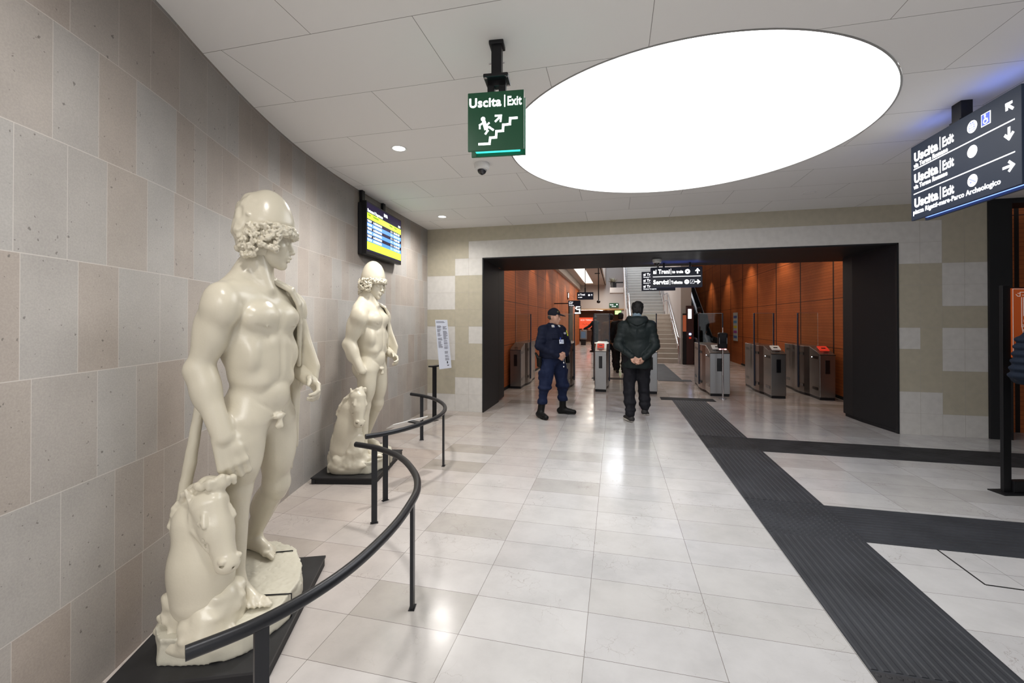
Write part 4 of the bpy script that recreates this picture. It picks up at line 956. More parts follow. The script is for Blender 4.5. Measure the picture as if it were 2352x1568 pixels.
t = thing('ledge_device', 'small black boxed device with an arm on the high white ledge', 'device', (.08, 24.3, 3.34)); MB().box((-.08, -.08, 0), (.0, .08, .26)).build('post', M['black'], t); MB().box((-.10, -.08, .26), (.36, .08, .32)).build('arm', M['black'], t)
t = thing('strip_poster', 'tall narrow white notice with coloured bands on the right terracotta wall', 'poster', (4.24, 17.0, .80))
MB().box((-.012, -.28, 0), (.0, .28, 1.02)).build('sheet', mat('notice_white', (.55, .55, .53), .5), t)
for z, c in ((.10, (.1, .2, .5)), (.28, (.45, .10, .4)), (.46, (.75, .62, .05)), (.64, (.15, .35, .6)), (.82, (.1, .15, .4))): MB().box((-.014, -.22, z), (-.012, .22, z + .09)).build('colour_band', mat('notice_band', c, .5), t)
t = thing('wall_lamp', 'tiny blue white lit fixture high on the left terracotta wall', 'lamp', (-2.34, 22.0, 2.62)); MB().box((0, -.08, .0), (.03, .08, .36)).build('housing', M['black'], t); MB().box((.03, -.06, .10), (.04, .06, .32)).build('lens', M['whitelamp'], t)
structure(MB().box((-2.35, 22.4, 0), (-2.30, 24.4, 2.35)).build('trim_8', M['blackmat'])); structure(MB().box((-2.9, 29.30, 2.28), (.6, 29.42, 2.34)).build('trim_9', mat('warm_edge', (.5, .3, .12), .5)))
t = thing('ceiling_light_slot', 'long white lit light slot in the hall ceiling above the left wall', 'ceiling light', (-1.62, 22.7, HC + .02)); MB().box((-.26, -5.5, .02), (.26, 5.6, .05)).build('diffuser', mat('slot_light', (1, 1, 1), .5, emis=(1, .95, .84), estr=1.9), t)
MB().box((-.29, -5.53, .0), (-.26, 5.63, .06)).box((.26, -5.53, 0), (.29, 5.63, .06)).build('frame', M['hallwhite'], t)
t = thing('ceiling_light_strip', 'white light strip under the low ceiling above the poster', 'ceiling light', (-1.9, 29.75, 2.28)); MB().box((-.9, 0, 0), (.62, .12, .018)).build('diffuser', M['down'], t)
MB().slab([(.62, 0), (.62, .12), (1.05, 1.9), (.95, 1.9)], 'z', 0, .018).build('branch_diffuser', M['down'], t)
for i, (x, y) in enumerate(((-.75, 30.6), (-.45, 31.6), (-.25, 30.5))):
    t = thing('downlight', ('leftmost small warm downlight in the low passage ceiling', 'deepest small warm downlight in the low passage ceiling', 'rightmost small warm downlight in the low passage ceiling')[i], 'downlight', (x, y, 2.29), 0, 'downlights of the far passage'); MB().lathe([(0, 0), (.07, 0), (.07, .01), (0, .01)], n=16).build('lens', M['down'], t); MB().lathe([(.07, -.004), (.09, -.004), (.09, .01), (.07, .01)], n=16, ring=True).build('trim_ring', M['white'], t)
# ------------------------------------------------------------------ lit signs
def emat(name, c, s): return mat(name, tuple(min(1, x) for x in c), .4, emis=c, estr=s)
M['sgreen'] = mat('sign_green', (.008, .060, .026), .35, emis=(.02, .18, .08), estr=.12); M['sglow'] = emat('teal_light', (.05, .75, .62), 1.5)
M['swhite'] = emat('sign_letters', (1, 1, 1), 2.2); M['snavy'] = mat('sign_navy', (.014, .020, .036), .5, spec=.3, emis=(.16, .24, .42), estr=.045)
M['sblack'] = mat('sign_black', (.008, .009, .014), .35, emis=(.1, .15, .4), estr=.02); M['bglow'] = emat('blue_light', (.16, .28, 1.0), 3.0); M['sblue'] = emat('symbol_blue', (.06, .10, .80), .9)
M['bright'] = emat('sign_letters_dim', (.92, .95, 1), 1.5)
def stroke(pts, w, y, mb=None, d=.0015, closed=False):
    """flat ribbon along a polyline in the local xz plane"""
    mb = mb or MB(); P = [Vector((a, b)) for a, b in pts]
    for a, b in zip(P, P[1:]):
        e = (b - a); e = e.normalized() if e.length > 1e-9 else Vector((1, 0)); a2 = a - e * w / 2; b2 = b + e * w / 2; n = Vector((-e.y, e.x)) * w / 2
        mb.slab([tuple(a2 - n), tuple(b2 - n), tuple(b2 + n), tuple(a2 + n)], 'y', y - d, y)
    return mb
def disc(c, r, y, mb=None, n=24, d=.0015, r0=0):
    mb = mb or MB()
    if r0: return stroke([(c[0] + (r + r0) / 2 * math.cos(6.2832 * i / n), c[1] + (r + r0) / 2 * math.sin(6.2832 * i / n)) for i in range(n + 1)], r - r0, y, mb, d)
    return mb.slab([(c[0] + r * math.cos(6.2832 * i / n), c[1] + r * math.sin(6.2832 * i / n)) for i in range(n)], 'y', y - d, y)
def arrow(c, ang, s, y, w=None):
    w = w or s * .26; ca, sa = math.cos(R(ang)), math.sin(R(ang)); T_ = lambda a, b: (c[0] + ca * a - sa * b, c[1] + sa * a + ca * b)
    mb = stroke([T_(-s, 0), T_(s * .75, 0)], w, y); stroke([T_(.12 * s, s * .72), T_(s * .86, 0), T_(.12 * s, -s * .72)], w, y, mb); return mb
def sign_box(t, w, h, gap, face, glow, T=.02, top_glow=True):
    """two framed plates back to back with a light box between; local origin at bottom left of the front plate"""
    MB().box((0, -gap - T, 0), (w, -gap, h)).build('front_panel', face, t, bevel=.003)
    MB().box((0, gap, 0), (w, gap + T, h)).build('rear_panel', face, t, bevel=.003)
    MB().box((.03, -gap, .02), (w - .03, gap, h - .02)).build('light_box', glow, t)
    return -gap - T
# green exit sign hanging at the upper middle
g = 5.5; t = thing('exit_sign', 'square green Uscita Exit sign with running figure on stairs, hanging on a black arm', 'sign', (-.80, 2.315, 2.445), R(g))
yf = sign_box(t, .314, .325, .036, M['sgreen'], M['sglow'], .014)
text('Uscita', .070, (.009, yf - .0005, .243), M['swhite'], t, wid=.180, bold=.0019); text('Exit', .070, (.224, yf - .0005, .243), M['swhite'], t, wid=.078, bold=.0014)
stroke([(.208, .238), (.208, .298)], .0055, yf - .0005).build('divider', M['swhite'], t)
u = lambda x, y: ((x - 790) / 358 * .314, (782 - y - (x - 790) * .087) / 374 * .325)
stroke([u(*p) for p in ((866, 733), (930, 728), (935, 690), (972, 686), (975, 648), (1016, 643), (1018, 606), (1060, 600), (1062, 563), (1102, 559))], .0125, yf - .0005).build('stair_symbol', M['swhite'], t)
mb = disc(u(889, 572), .0125, yf - .0005); stroke([u(*p) for p in ((897, 597), (906, 628))], .020, yf - .0005, mb); stroke([u(*p) for p in ((888, 597), (868, 611), (868, 632))], .009, yf - .0005, mb)
stroke([u(*p) for p in ((900, 597), (912, 612), (926, 597))], .009, yf - .0005, mb); stroke([u(*p) for p in ((906, 626), (918, 646), (906, 664))], .0105, yf - .0005, mb); stroke([u(*p) for p in ((910, 620), (930, 624), (952, 638))], .0105, yf - .0005, mb); mb.build('running_figure', M['swhite'], t)
mb = stroke([u(970, 583), u(1000, 552)], .010, yf - .0005); stroke([u(970, 549), u(1004, 547), u(1001, 582)], .010, yf - .0005, mb); mb.build('arrow', M['swhite'], t)
mb = MB(); mb.box((.105, -.022, .325), (.145, .022, .40)); mb.box((.169, -.022, .325), (.209, .022, .40)); mb.box((.105, -.022, .37), (.209, .022, .405)); mb.build('yoke', M['black'], t, bevel=.003)
MB().box((.087, -.058, .405), (.227, .058, .425)).build('flange', M['black'], t, bevel=.006)
for a in (.10, .214):
    for b in (-.045, .045): MB().lathe([(0, -.008), (.009, -.008), (.009, .010), (.0, .010)], (a, b, .412), 6).build('bolt', M['chrome'], t)
MB().box((.128, -.028, .425), (.186, .028, CEIL - 2.445)).build('arm', M['black'], t, bevel=.004); MB().box((.116, -.040, CEIL - 2.445 - .022), (.198, .040, CEIL - 2.445)).build('ceiling_shoe', M['black'], t, bevel=.004)
MB().tube([(.11, 0, .51), (.20, 0, .51)], .004, 8).build('cross_pin', M['chrome'], t)

# large three row sign at the right
t = thing('direction_sign', 'large dark navy three row Uscita Exit sign hanging at upper right with arrows', 'sign', (2.418, 4.18, 2.32), R(-90))
yf = sign_box(t, .985, .60, .036, M['snavy'], M['bglow'], .022)
y = yf - .0005
for k, z0 in enumerate((.470, .297, .100)):
    text('Uscita', .098, (.042, y, z0), M['swhite'], t, wid=.262, bold=.0036); text('Exit', .098, (.350, y, z0), M['swhite'], t, wid=.108, bold=.0022); stroke([(.326, z0 - .008), (.326, z0 + .082)], .006, y).build('divider', M['swhite'], t)
text('via Terme Romane', .050, (.036, y, .420), M['swhite'], t, wid=.365, bold=.0012); text('via Terme Romane', .050, (.034, y, .248), M['swhite'], t, wid=.362, bold=.0012)
text('piazza Rigatti-mare-Parco Archeologico', .052, (.028, y, .046), M['bright'], t, wid=.812, bold=.0008)
for z in (.408, .209): stroke([(.038, z), (.938, z)], .007, y).build('rule', M['swhite'], t)
for z, k in ((.501, 0), (.333, 1), (.136, 2)):
    c = (.622, z); s_ = disc(c, .041, y, n=32).build('round_symbol', M['swhite'], t); mb = MB()
    if k == 0:
        for a, b in (((.600, .478), (.644, .478)), ((.600, .478), (.600, .512)), ((.644, .478), (.644, .512)), ((.600, .512), (.644, .512)), ((.600, .495), (.644, .495))): stroke([a, b], .0035, y - .002, mb)
        stroke([(.605, .522), (.612, .530), (.619, .522)], .004, y - .002, mb); stroke([(.625, .530), (.632, .522), (.639, .530)], .004, y - .002, mb)
    elif k == 1:
        for j in range(5): stroke([(.595 + .012 * j, z + .006 - .004 * j), (.601 + .012 * j, z + .006 - .004 * j)], .003, y - .002, mb)
    else:
        for j in range(5): stroke([(.597 + .011 * j, z + .014 - .007 * j), (.606 + .011 * j, z + .014 - .007 * j)], .005, y - .002, mb)
        stroke([(.603, z - .014), (.614, z - .014), (.608, z - .006)], .004, y - .002, mb)
    mb.build('symbol_mark', M['sblue'], s_)
sq = MB().slab([(.697, .462), (.770, .462), (.770, .543), (.697, .543)], 'y', y - .0015, y).build('symbol_frame', M['swhite'], t)
s_ = MB().slab([(.701, .466), (.766, .466), (.766, .539), (.701, .539)], 'y', y - .0025, y - .0015).build('wheelchair_symbol', M['sblue'], sq)
mb = disc((.730, .528), .006, y - .0025); stroke([(.730, .520), (.732, .502), (.746, .501), (.750, .484)], .006, y - .0025, mb); disc((.734, .490), .017, y - .0025, mb, 20, r0=.0135); mb.build('symbol_mark', M['swhite'], s_)
arrow((.905, .503), 135, .030, y, .016).build('arrow', M['swhite'], t); arrow((.902, .334), -90, .034, y, .017).build('arrow', M['swhite'], t); arrow((.900, .134), 0, .036, y, .016).build('arrow', M['swhite'], t)
MB().box((.40, -.05, .60), (.50, .05, .615)).box((.40, -.035, .615), (.49, .035, CEIL - 2.32)).build('bracket', M['black'], t, bevel=.003)
MB().box((.30, -.03, .60), (.60, .03, .612)).build('mounting_rail', M['black'], t, bevel=.002)

# sign under the portal soffit
t = thing('direction_sign', 'black lit sign under the portal reading ai Treni and Servizi', 'sign', (.601, 7.79, 2.080), 0)
yf = sign_box(t, .825, .345, .03, M['sblack'], emat('strong_blue_light', (.12, .22, 1.0), 11), .02); y = yf - .0005
text('ai Treni', .100, (.038, y, .238), M['swhite'], t, wid=.268, bold=.0038); text('to train', .068, (.344, y, .241), M['swhite'], t, wid=.176, bold=.0024); stroke([(.327, .228), (.327, .315)], .006, y).build('divider', M['swhite'], t)
text('Servizi', .100, (.040, y, .058), M['swhite'], t, wid=.248, bold=.0038); text('Toilette', .070, (.328, y, .060), M['swhite'], t, wid=.182, bold=.0024); stroke([(.310, .048), (.310, .135)], .006, y).build('divider', M['swhite'], t)
stroke([(.038, .184), (.793, .184)], .0085, y).build('rule', M['swhite'], t)
a = disc((.590, .264), .040, y, n=28).build('round_symbol', M['swhite'], t); disc((.590, .264), .012, y - .002).build('symbol_mark', M['sblack'], a)
a = disc((.578, .090), .038, y, n=28).build('round_symbol', M['swhite'], t); mb = disc((.566, .092), .008, y - .002); disc((.590, .092), .008, y - .002, mb); mb.build('symbol_mark', M['sblack'], a)
mb = stroke([(.636, .060), (.694, .060), (.694, .122), (.636, .122), (.636, .060)], .003, y); stroke([(.652, .075), (.665, .085), (.672, .105)], .005, y, mb); mb.build('wheelchair_symbol', M['bright'], t)
arrow((.748, .270), 90, .036, y, .018).build('arrow', M['swhite'], t); arrow((.748, .088), 0, .036, y, .018).build('arrow', M['swhite'], t)
for x in (.2, .62): MB().box((x, -.02, .345), (x + .03, .02, .425)).build('hanger', M['black'], t)
# second sign, further back over the stairs approach
t = thing('direction_sign', 'black lit three row sign with ai Treni repeated, hanging behind the portal sign', 'sign', (.731, 12.6, 2.357), 0)
yf = sign_box(t, .888, .53, .03, M['sblack'], M['bglow'], .02); y = yf - .0005
for z in (.42, .255, .09): text('ai Treni', .10, (.045, y, z), M['bright'], t, wid=.30, bold=.0034)
for z in (.365, .20, .035): text('Direzione Torregaveta', .045, (.045, y, z), M['bright'], t, sx=.80, bold=.0006)
MB().box((.42, -.02, .53), (.46, .02, HC - 2.357)).build('arm', M['black'], t)

# small far signs in the ticket hall
def small_sign(name_lab, x0, x1, z0, z1, y, rows, top, glyph=True, face='sblack'):
    t = thing('direction_sign', name_lab, 'sign', (x0, y, z0)); w, h = x1 - x0, z1 - z0
    MB().box((0, -.03, 0), (w, .03, h)).build('panel', M[face], t, bevel=.004); yy = -.0305
    for s_, zz, sz, sx in rows: text(s_, sz, (w * .07, yy, zz * h), M['bright'], t, sx=sx, bold=.0012)
    if glyph: disc((w * .74, h * .60), h * .13, yy, n=16).build('round_symbol', M['bright'], t); arrow((w * .90, h * .60), 90, h * .12, yy).build('arrow', M['bright'], t)
    if top: MB().box((w / 2 - .02, -.02, h), (w / 2 + .02, .02, h + .14)).build('yoke', M['black'], t); MB().tube([(w / 2, 0, h), (w / 2, 0, top - z0)], .012, 8).build('rod', M['black'], t)
    return t
small_sign('small black lit sign on a rod below the hall light slot', -1.19, -.67, 2.20, 2.44, 14, [('ai Treni', .56, .085, .8), ('to train', .26, .05, .8)], HC)
t = small_sign('small black lit sign projecting from the left terracotta wall', -1.79, -1.31, 2.09, 2.32, 17, [('ai Treni', .66, .06, .8), ('Servizi', .40, .06, .8), ('Torregaveta', .12, .045, .8)], None, False)
MB().box((-.56, -.02, .10), (0, .02, .14)).build('wall_arm', M['black'], t)
t = thing('symbol_sign', 'small bright white symbol sign at the corner of the left wall over the passage', 'sign', (-2.35, 26.2, 1.93)); MB().box((0, -.03, 0), (.36, .03, .52)).build('panel', M['black'], t)
mb = stroke([(.06, .36), (.10, .46), (.28, .46)], .06, -.031); stroke([(.12, .30), (.28, .30), (.28, .18)], .06, -.031, mb); stroke([(.04, .08), (.30, .08)], .07, -.031, mb); mb.build('lit_symbol', M['whitelamp'], t)
t = small_sign('small dark green exit sign on the far white wall', -.37, .22, 2.42, 2.72, 29.33, [('Uscita', .52, .10, .9)], None, False, 'sgreen'); disc((.50, .20), .045, -.031, n=16).build('round_symbol', M['bright'], t)
for k in range(3): disc((.20 + .1 * k, .07), .03, -.031, n=12).build('dot', M['bright'], t)
t = thing('exit_light', 'small glowing yellow green exit panel at the right end of the low opening', 'light', (.0, 30.1, 1.98)); MB().box((0, 0, 0), (.42, .03, .26)).build('panel', emat('exit_glow', (.55, 1.0, .35), 1.4), t, bevel=.01); MB().box((.38, -.01, 0), (.44, .04, .27)).build('green_edge', emat('exit_green', (.1, .9, .2), 1.2), t)

# ------------------------------------------------------------------ departures screen
a_ = math.degrees(math.atan2(1.02, -.1)); t = thing('departures_screen', 'black departures screen with yellow and blue rows, hung high on the left wall', 'screen', (-2.85, 4.525, 2.301), R(a_)); t.scale = (1.052, 1.052, 1.052)
W_, H_ = 1.0, .60
MB().box((0, 0, 0), (W_, .055, H_)).build('bezel', M['black'], t, bevel=.004); MB().box((.0, .055, .0), (W_ * .80, .10, H_ * .97)).build('rear_housing', M['blackmat'], t, bevel=.006)
MB().box((.016, -.002, .035), (W_ - .018, .0005, H_ - .018)).build('display', mat('display_dark', (.012, .010, .022), .5, spec=.2, emis=(.05, .03, .12), estr=.35), t)
ye = emat('display_yellow', (.70, 1.0, .06), 1.0); bl = emat('display_blue', (.10, .33, .95), 1.0); tw = emat('display_text', (.9, 1, 1), 1.4); dkt = emat('display_dim', (.25, .42, .02), .5)
rows = [(.402, .470, ye), (.313, .359, bl), (.229, .273, bl), (.146, .188, bl), (.055, .144, ye)]
for z0, z1, m_ in rows: MB().slab([(.018, z0), (W_ - .022, z0), (W_ - .022, z1), (.018, z1)], 'y', -.0035, -.002).build('row_band', m_, t)
text('Partenze / Departures', .050, (.026, -.004, .480), tw, t, wid=.39, bold=.0008); text('BAIA', .052, (.452, -.004, .522), tw, t, sx=.9, bold=.001); text('10:12', .038, (.885, -.004, .484), tw, t, sx=.85)
for k, (a, b, c) in enumerate((('90537', 'A GEROLOMINI', '10:48 RIT'), ('90598', 'A TORREGAVETA', '10:55 RIT'), ('90623', 'A GEROLOMINI', '11:08 RIT'), ('90666', 'A TORREGAVETA', '11:15 RIT'), ('90707', 'A GEROLOMINI', '11:28 RIT'), ('90728', 'A TORREGAVETA', '11:35 RIT'))):
    z = .366 - .0425 * k
    for s_, x, w_ in ((a, .022, .105), (b, .165, .225), ('R  1', .655, .05), (c, .745, .19)): text(s_, .036, (x, -.0045, z), tw, t, wid=w_)
for s_, x in (('Treno', .03), ('Destinazione', .16), ('Binario', .62), ('Orario', .76)): text(s_, .034, (x, -.0045, .437), dkt, t, sx=.8)
for x in (.03, .58): MB().box((x, .062, H_ - .02), (x + .065, .098, (CEIL - 2.301) / 1.052)).build('ceiling_mount', M['black'], t, bevel=.003)

# ------------------------------------------------------------------ cameras and downlights
def dome_cam(x, y, z, label, s=1):
    t = thing('dome_camera', label, 'camera', (x, y, z)); MB().lathe([(0, 0), (.062 * s, 0), (.066 * s, -.012 * s), (.062 * s, -.045 * s), (.048 * s, -.056 * s), (0, -.056 * s)], n=32).build('housing', M['white'], t, smooth=True)
    S = Sdf(); S.ell((0, 0, -.054 * s), (.040 * s, .040 * s, .042 * s)); d = S.build('dome', M['lens'], t, .005 * s); MB().lathe([(0, -.099 * s), (.010 * s, -.098 * s), (.011 * s, -.094 * s), (0, -.094 * s)], (.0, -.006, 0), 12).build('lens', M['screen'], d); return t
dome_cam(-1.28, 4.07, CEIL, 'white dome camera on the pale ceiling below the green exit sign', 1.15); dome_cam(.67, 7.40, 2.517, 'white dome camera under the black portal soffit beside the lit sign', 1.1)
t = thing('dome_camera', 'dome camera at the end of a long dark pole inside the ticket hall', 'camera', (-.51, 14, 2.10)); MB().tube([(0, 0, .06), (0, 0, HC - 2.1)], .018, 8).build('pole', M['black'], t); S = Sdf(); S.ell((0, 0, .03), (.06, .06, .05)); S.build('dome', M['lens'], t, .01); MB().box((-.12, -.01, .92), (.04, .01, .95)).build('side_arm', M['black'], t)
for x, y, lit, lab in ((-1.90, 3.54, 1, 'lit round ceiling downlight nearest the camera, left of the green sign'), (-2.51, 6.0, 1, 'lit round ceiling downlight above the far left corner'), (2.30, 5.92, 0, 'unlit round ceiling downlight in front of the right end of the portal'), (-1.15, 1.05, 1, 'lit round ceiling downlight above the camera'), ):
    t = thing('downlight', lab, 'downlight', (x, y, CEIL), 0, 'round ceiling downlights'); MB().lathe([(.056, -.002), (.068, -.005), (.072, 0), (.056, .0)], n=32, ring=True).build('trim_ring', M['white'], t, smooth=True)
    MB().lathe([(0, -.001), (.056, -.001), (.056, .0), (0, .0)], n=32).build('lens', M['down'] if lit else M['ceil'], t)

# ------------------------------------------------------------------ information board and map totem
t = thing('information_board', 'white narrow text board leaning on a thin black post in the far left corner', 'sign', (-2.66, 6.07, 0), R(67.5))
MB().box((-.028, -.018, 0), (.028, .018, .815)).build('post', M['black'], t, bevel=.002); MB().box((-.05, -.04, 0), (.05, .04, .006)).build('base_plate', M['black'], t)
MB().box((-.10, -.05, .815), (.20, .03, .835)).build('arm', M['black'], t, bevel=.002)
MM = Matrix.Translation((.17, -.055, .775)) @ Matrix.Rotation(R(7), 4, 'X').inverted(); mb = MB(); mb.box((-.125, -.006, 0), (.135, .0, .755), M=MM); mb.build('board', mat('board_white', (.72, .76, .86), .35), t, bevel=.001)
mb = MB(); rg = random.Random(5)
for col, x, z0, z1 in ((0, -.105, .66, .32), (1, .015, .66, .12)):
    z = z0
    while z > z1:
        if rg.random() < .82: mb.box((x, -.0075, z), (x + rg.uniform(.05, .095), -.0062, z + .005), M=MM)
        z -= .0105
mb.box((-.11, -.0075, .725), (.05, -.0062, .733), M=MM); mb.box((-.11, -.0075, .710), (.07, -.0062, .716), M=MM); mb.build('print', mat('board_print', (.22, .22, .26), .6), t)
mb = MB(); mb.box((.045, -.0075, .075), (.068, -.0062, .110), M=MM); mb.box((.045, -.0075, .040), (.085, -.0062, .052), M=MM); mb.build('emblem', dk, t)

t = thing('map_totem', 'black framed orange map board at the right edge of the picture', 'map board', (3.33, 4.68, 0), R(13.5))
MB().box((-.036, -.014, 0), (.034, .014, 1.815)).build('post', M['black'], t, bevel=.003); MB().box((.70, -.014, 0), (.77, .014, 1.815)).build('post', M['black'], t, bevel=.003)
MB().box((-.09, -.07, 0), (.24, .07, .010)).build('base_plate', M['black'], t, bevel=.002); MB().box((.036, -.03, .010), (.26, .03, .11)).build('foot_block', M['black'], t, bevel=.004)
MB().box((.034, -.012, 1.16), (.70, .012, 1.80)).build('backing', M['black'], t)
b = MB().box((.036, -.024, 1.185), (.70, -.012, 1.790)).build('map_panel', mat('map_orange', (.50, .085, .015), .4, emis=(1, .2, .05), estr=.10), t); y = -.0245
w_ = mat('map_lines', (.80, .74, .70), .5, emis=(1, .95, .9), estr=.12)
mb = stroke([(.042, 1.190), (.694, 1.190), (.694, 1.784), (.042, 1.784), (.042, 1.190)], .004, y)
for P in ([(.07, 1.735), (.085, 1.720), (.105, 1.720), (.105, 1.755), (.135, 1.755)], [(.085, 1.745), (.105, 1.745)], [(.125, 1.730), (.165, 1.730), (.165, 1.770)], [(.135, 1.755), (.185, 1.755), (.185, 1.775)], [(.118, 1.710), (.118, 1.46), (.130, 1.40), (.150, 1.34), (.19, 1.29), (.26, 1.25)], [(.150, 1.720), (.150, 1.560), (.32, 1.560), (.32, 1.50)], [(.135, 1.71), (.135, 1.55)], [(.17, 1.64), (.40, 1.64), (.40, 1.40)], [(.118, 1.455), (.138, 1.455), (.138, 1.47), (.118, 1.47)], [(.25, 1.74), (.62, 1.74), (.62, 1.30), (.3, 1.30)]): stroke(P, .005, y, mb)
for k in range(5): stroke([(.14 + .018 * k, 1.498), (.14 + .018 * k, 1.512)], .008, y, mb)
for k in range(6): disc((.137 + .004 * k * k, 1.425 - .028 * k), .006, y, mb, 10)
mb.build('map_drawing', w_, b)
# ------------------------------------------------------------------ people
M['skin'] = mat('skin', (.52, .30, .22), .5, var=.08, vscale=30); M['hair'] = mat('dark_hair', (.012, .010, .010), .6, bump=.6, bscale=180)
def cloth(n, c, r=.75, b=.35, s=30): return mat(n, c, r, spec=.25, bump=b, bscale=s)
def unitv(a): return unit(a)
def person(label, loc, rz, J, jacket, trousers, shoes, h=.008, jk=None, group=None, hair=True, hands=True, hk=None, girth=1.0, tw=1.0, head_e=(0, 0, 0), shoe_fn=None, sf=1.0):
    """J: joints in the person's own frame (x forward, y left, z up)"""
    J = {k: V3(*v) for k, v in J.items()}; g = girth
    hf = Fr(J['head'], head_e, .96)
    S = Sdf(); head(S, hf); S.cap(J['neck'] + V3(-.01, 0, -.03), J['head'] + V3(-.02, 0, -.04), .058, .052, k=.03)
    ch, pv = J['chest'], J['pelvis']
    S.ell(ch, (.09, .13, .16), k=.04); S.ell(pv, (.09, .12, .12), k=.04); S.cap(ch, pv, .09, k=.05)
    for s in 'LR':
        S.cap(J['sh' + s], J['el' + s], .040, .034, k=.03); S.cap(J['el' + s], J['wr' + s], .036, .026, k=.02); S.cap(ch + V3(0, 0, .08), J['sh' + s], .05, .04, k=.04)
        S.cap(J['hp' + s], J['kn' + s], .062, .045, k=.03); S.cap(J['kn' + s], J['an' + s], .045, .032, k=.03); S.cap(J['an' + s], J['to' + s] * V3(1, 1, 1), .030, .020, k=.02)
        if hk and s in hk: q = hk[s]; hand(S, J['wr' + s], q[0], q[1], side=q[2], curl=q[3], sc=1.0, k=.004, thumb=q[4] if len(q) > 4 else .5)
        elif hands: d = unit(J['wr' + s] - J['el' + s]); hand(S, J['wr' + s], d, V3(0, -1 if s == 'L' else 1, 0), side=1 if s == 'L' else -1, curl=(.3, .5, .4), k=.004)
    body = S.build('person', M['skin'], None, min(h, .0055) if hk else h * .9); body.location = loc; body.rotation_euler = (0, 0, rz)
    tag(body, label, 'person', group)
    # jacket
    S = Sdf(); sw = abs(J['shL'][1])
    S.ell(ch + V3(-.005, 0, .0), (.135 * g, .185 * g, .21), k=.05); S.cap(J['shL'] + V3(0, -.04, -.02), J['shR'] + V3(0, .04, -.02), .075, k=.06); S.cap(J['neck'] + V3(-.01, 0, -.07), J['neck'] + V3(-.01, 0, -.035), .085, .070, k=.05)
    S.ell((ch * .35 + pv * .65) + V3(.015 * (g > 1.1), 0, .0), (.14 * g, .185 * g, .20), k=.06)
    hem = J.get('hem', pv + V3(0, 0, -.02)); S.cap(pv + V3(0, 0, .12), hem + V3(0, 0, .06), .155 * g, .172 * g, k=.05, flat=((1, 0, 0), .84))
    S.box(hem + V3(0, 0, -.15), (.4, .4, .15), r=.005, k=.012, op='-')
    for s in 'LR':
        sh, el, wr = J['sh' + s], J['el' + s], J['wr' + s]; sy = 1 if s == 'L' else -1
        S.ell(sh + V3(0, 0, -.012), (.070, .066, .075), k=.05); S.cap(sh + V3(0, 0, -.01), el, .068, .062, k=.04); S.cap(sh, J['neck'] + V3(-.01, .04 * sy, -.055), .058, .058, k=.05); S.cap(el, wr + unit(wr - el) * -.01, .062, .045, k=.025)
        for q in (.25, .5, .75): S.ell(el * q + sh * (1 - q) + V3(.01, 0, 0), (.071, .069, .030), k=.03)
        for q in (.15, .4, .65): S.ell(wr * q + el * (1 - q), (.055, .055, .028), k=.03)
        S.ell(wr + unit(wr - el) * .035, (.045, .045, .045), k=.006, op='-') if False else None
    S.noise(hem - 1, J['neck'] + V3(1, 1, -.04), .010, 9, 3); S.noise(hem - 1, J['neck'] + V3(1, 1, -.04), .004, 26, 5)
    S.ell(J['neck'] + V3(.01, 0, .035), (.066, .066, .05), k=.01, op='-')
    if jk: jk(S, J)
    S.build('jacket', jacket, body, h)
    # trousers
    S = Sdf(); S.ell(pv, (.125 * g, .165 * g, .13), k=.04)
    for s in 'LR':
        hp, kn, an = J['hp' + s], J['kn' + s], J['an' + s]
        S.cap(hp, kn, .100 * tw, .075 * tw, k=.04); S.cap(kn, an + V3(0, 0, .03), .075 * tw * sf, .062 * tw * sf, k=.03)
        for q in (.2, .55, .8): S.ell(kn * (1 - q) + an * q + V3(-.005, 0, 0), (.078 * tw * sf, .074 * tw * sf, .03), k=.03)
        if sf < 1: S.ell(kn + V3(0, 0, -.02), (.092 * tw, .088 * tw, .055), k=.015); S.ell((an * .62 + kn * .38), (.078, .076, .05), k=.03); S.box(hp * .45 + kn * .55 + V3(0, .085 if s == 'L' else -.085, 0), (.065, .03, .075), r=.02, k=.015)
    S.noise(V3(-1, -1, 0), V3(1, 1, 1.1), .012, 10, 8); S.noise(V3(-1, -1, 0), V3(1, 1, 1.1), .005, 26, 9)
    S.box((0, 0, J['legcut'][2] - .5), (1, 1, .5), r=.001, k=.005, op='-') if 'legcut' in J else None
    S.build('trousers', trousers, body, h)
    for s in 'LR':
        an, to = J['an' + s], J['to' + s]; f = unit((to - an) * V3(1, 1, 0)); dz = to[2] - (an[2] - .075); he = an + V3(0, 0, -.045) - f * .045
        S = Sdf(); (shoe_fn or shoe_plain)(S, an, to, he, f); sh_ = S.build('shoe', shoes[0], body, h * .8)
        S = Sdf(); tq = to + V3(0, 0, -.022); hq = he + V3(0, 0, -.030); sd = np.cross(V3(0, 0, 1), f)
        S.cap(hq, hq * .4 + tq * .6, .036, .044, k=.02, flat=((0, 0, 1), .40)); S.cap(hq * .4 + tq * .6, tq, .044, .036, k=.02, flat=((0, 0, 1), .40)); S.build('sole', shoes[1], sh_, h * .8)
    if hair:
        S = Sdf(); S.ell((-.015, 0, .048), (.104, .086, .088), k=.01, fr=hf); S.ell((-.045, 0, -.02), (.068, .076, .07), k=.03, fr=hf); S.box((.09, 0, -.03), (.055, .1, .085), (0, -12, 0), r=.01, k=.01, op='-', fr=hf)
        S.noise(J['head'] - .2, J['head'] + .2, .006, 45, 3); S.build('hair', M['hair'], body, h * .8)
    return body, hf, J
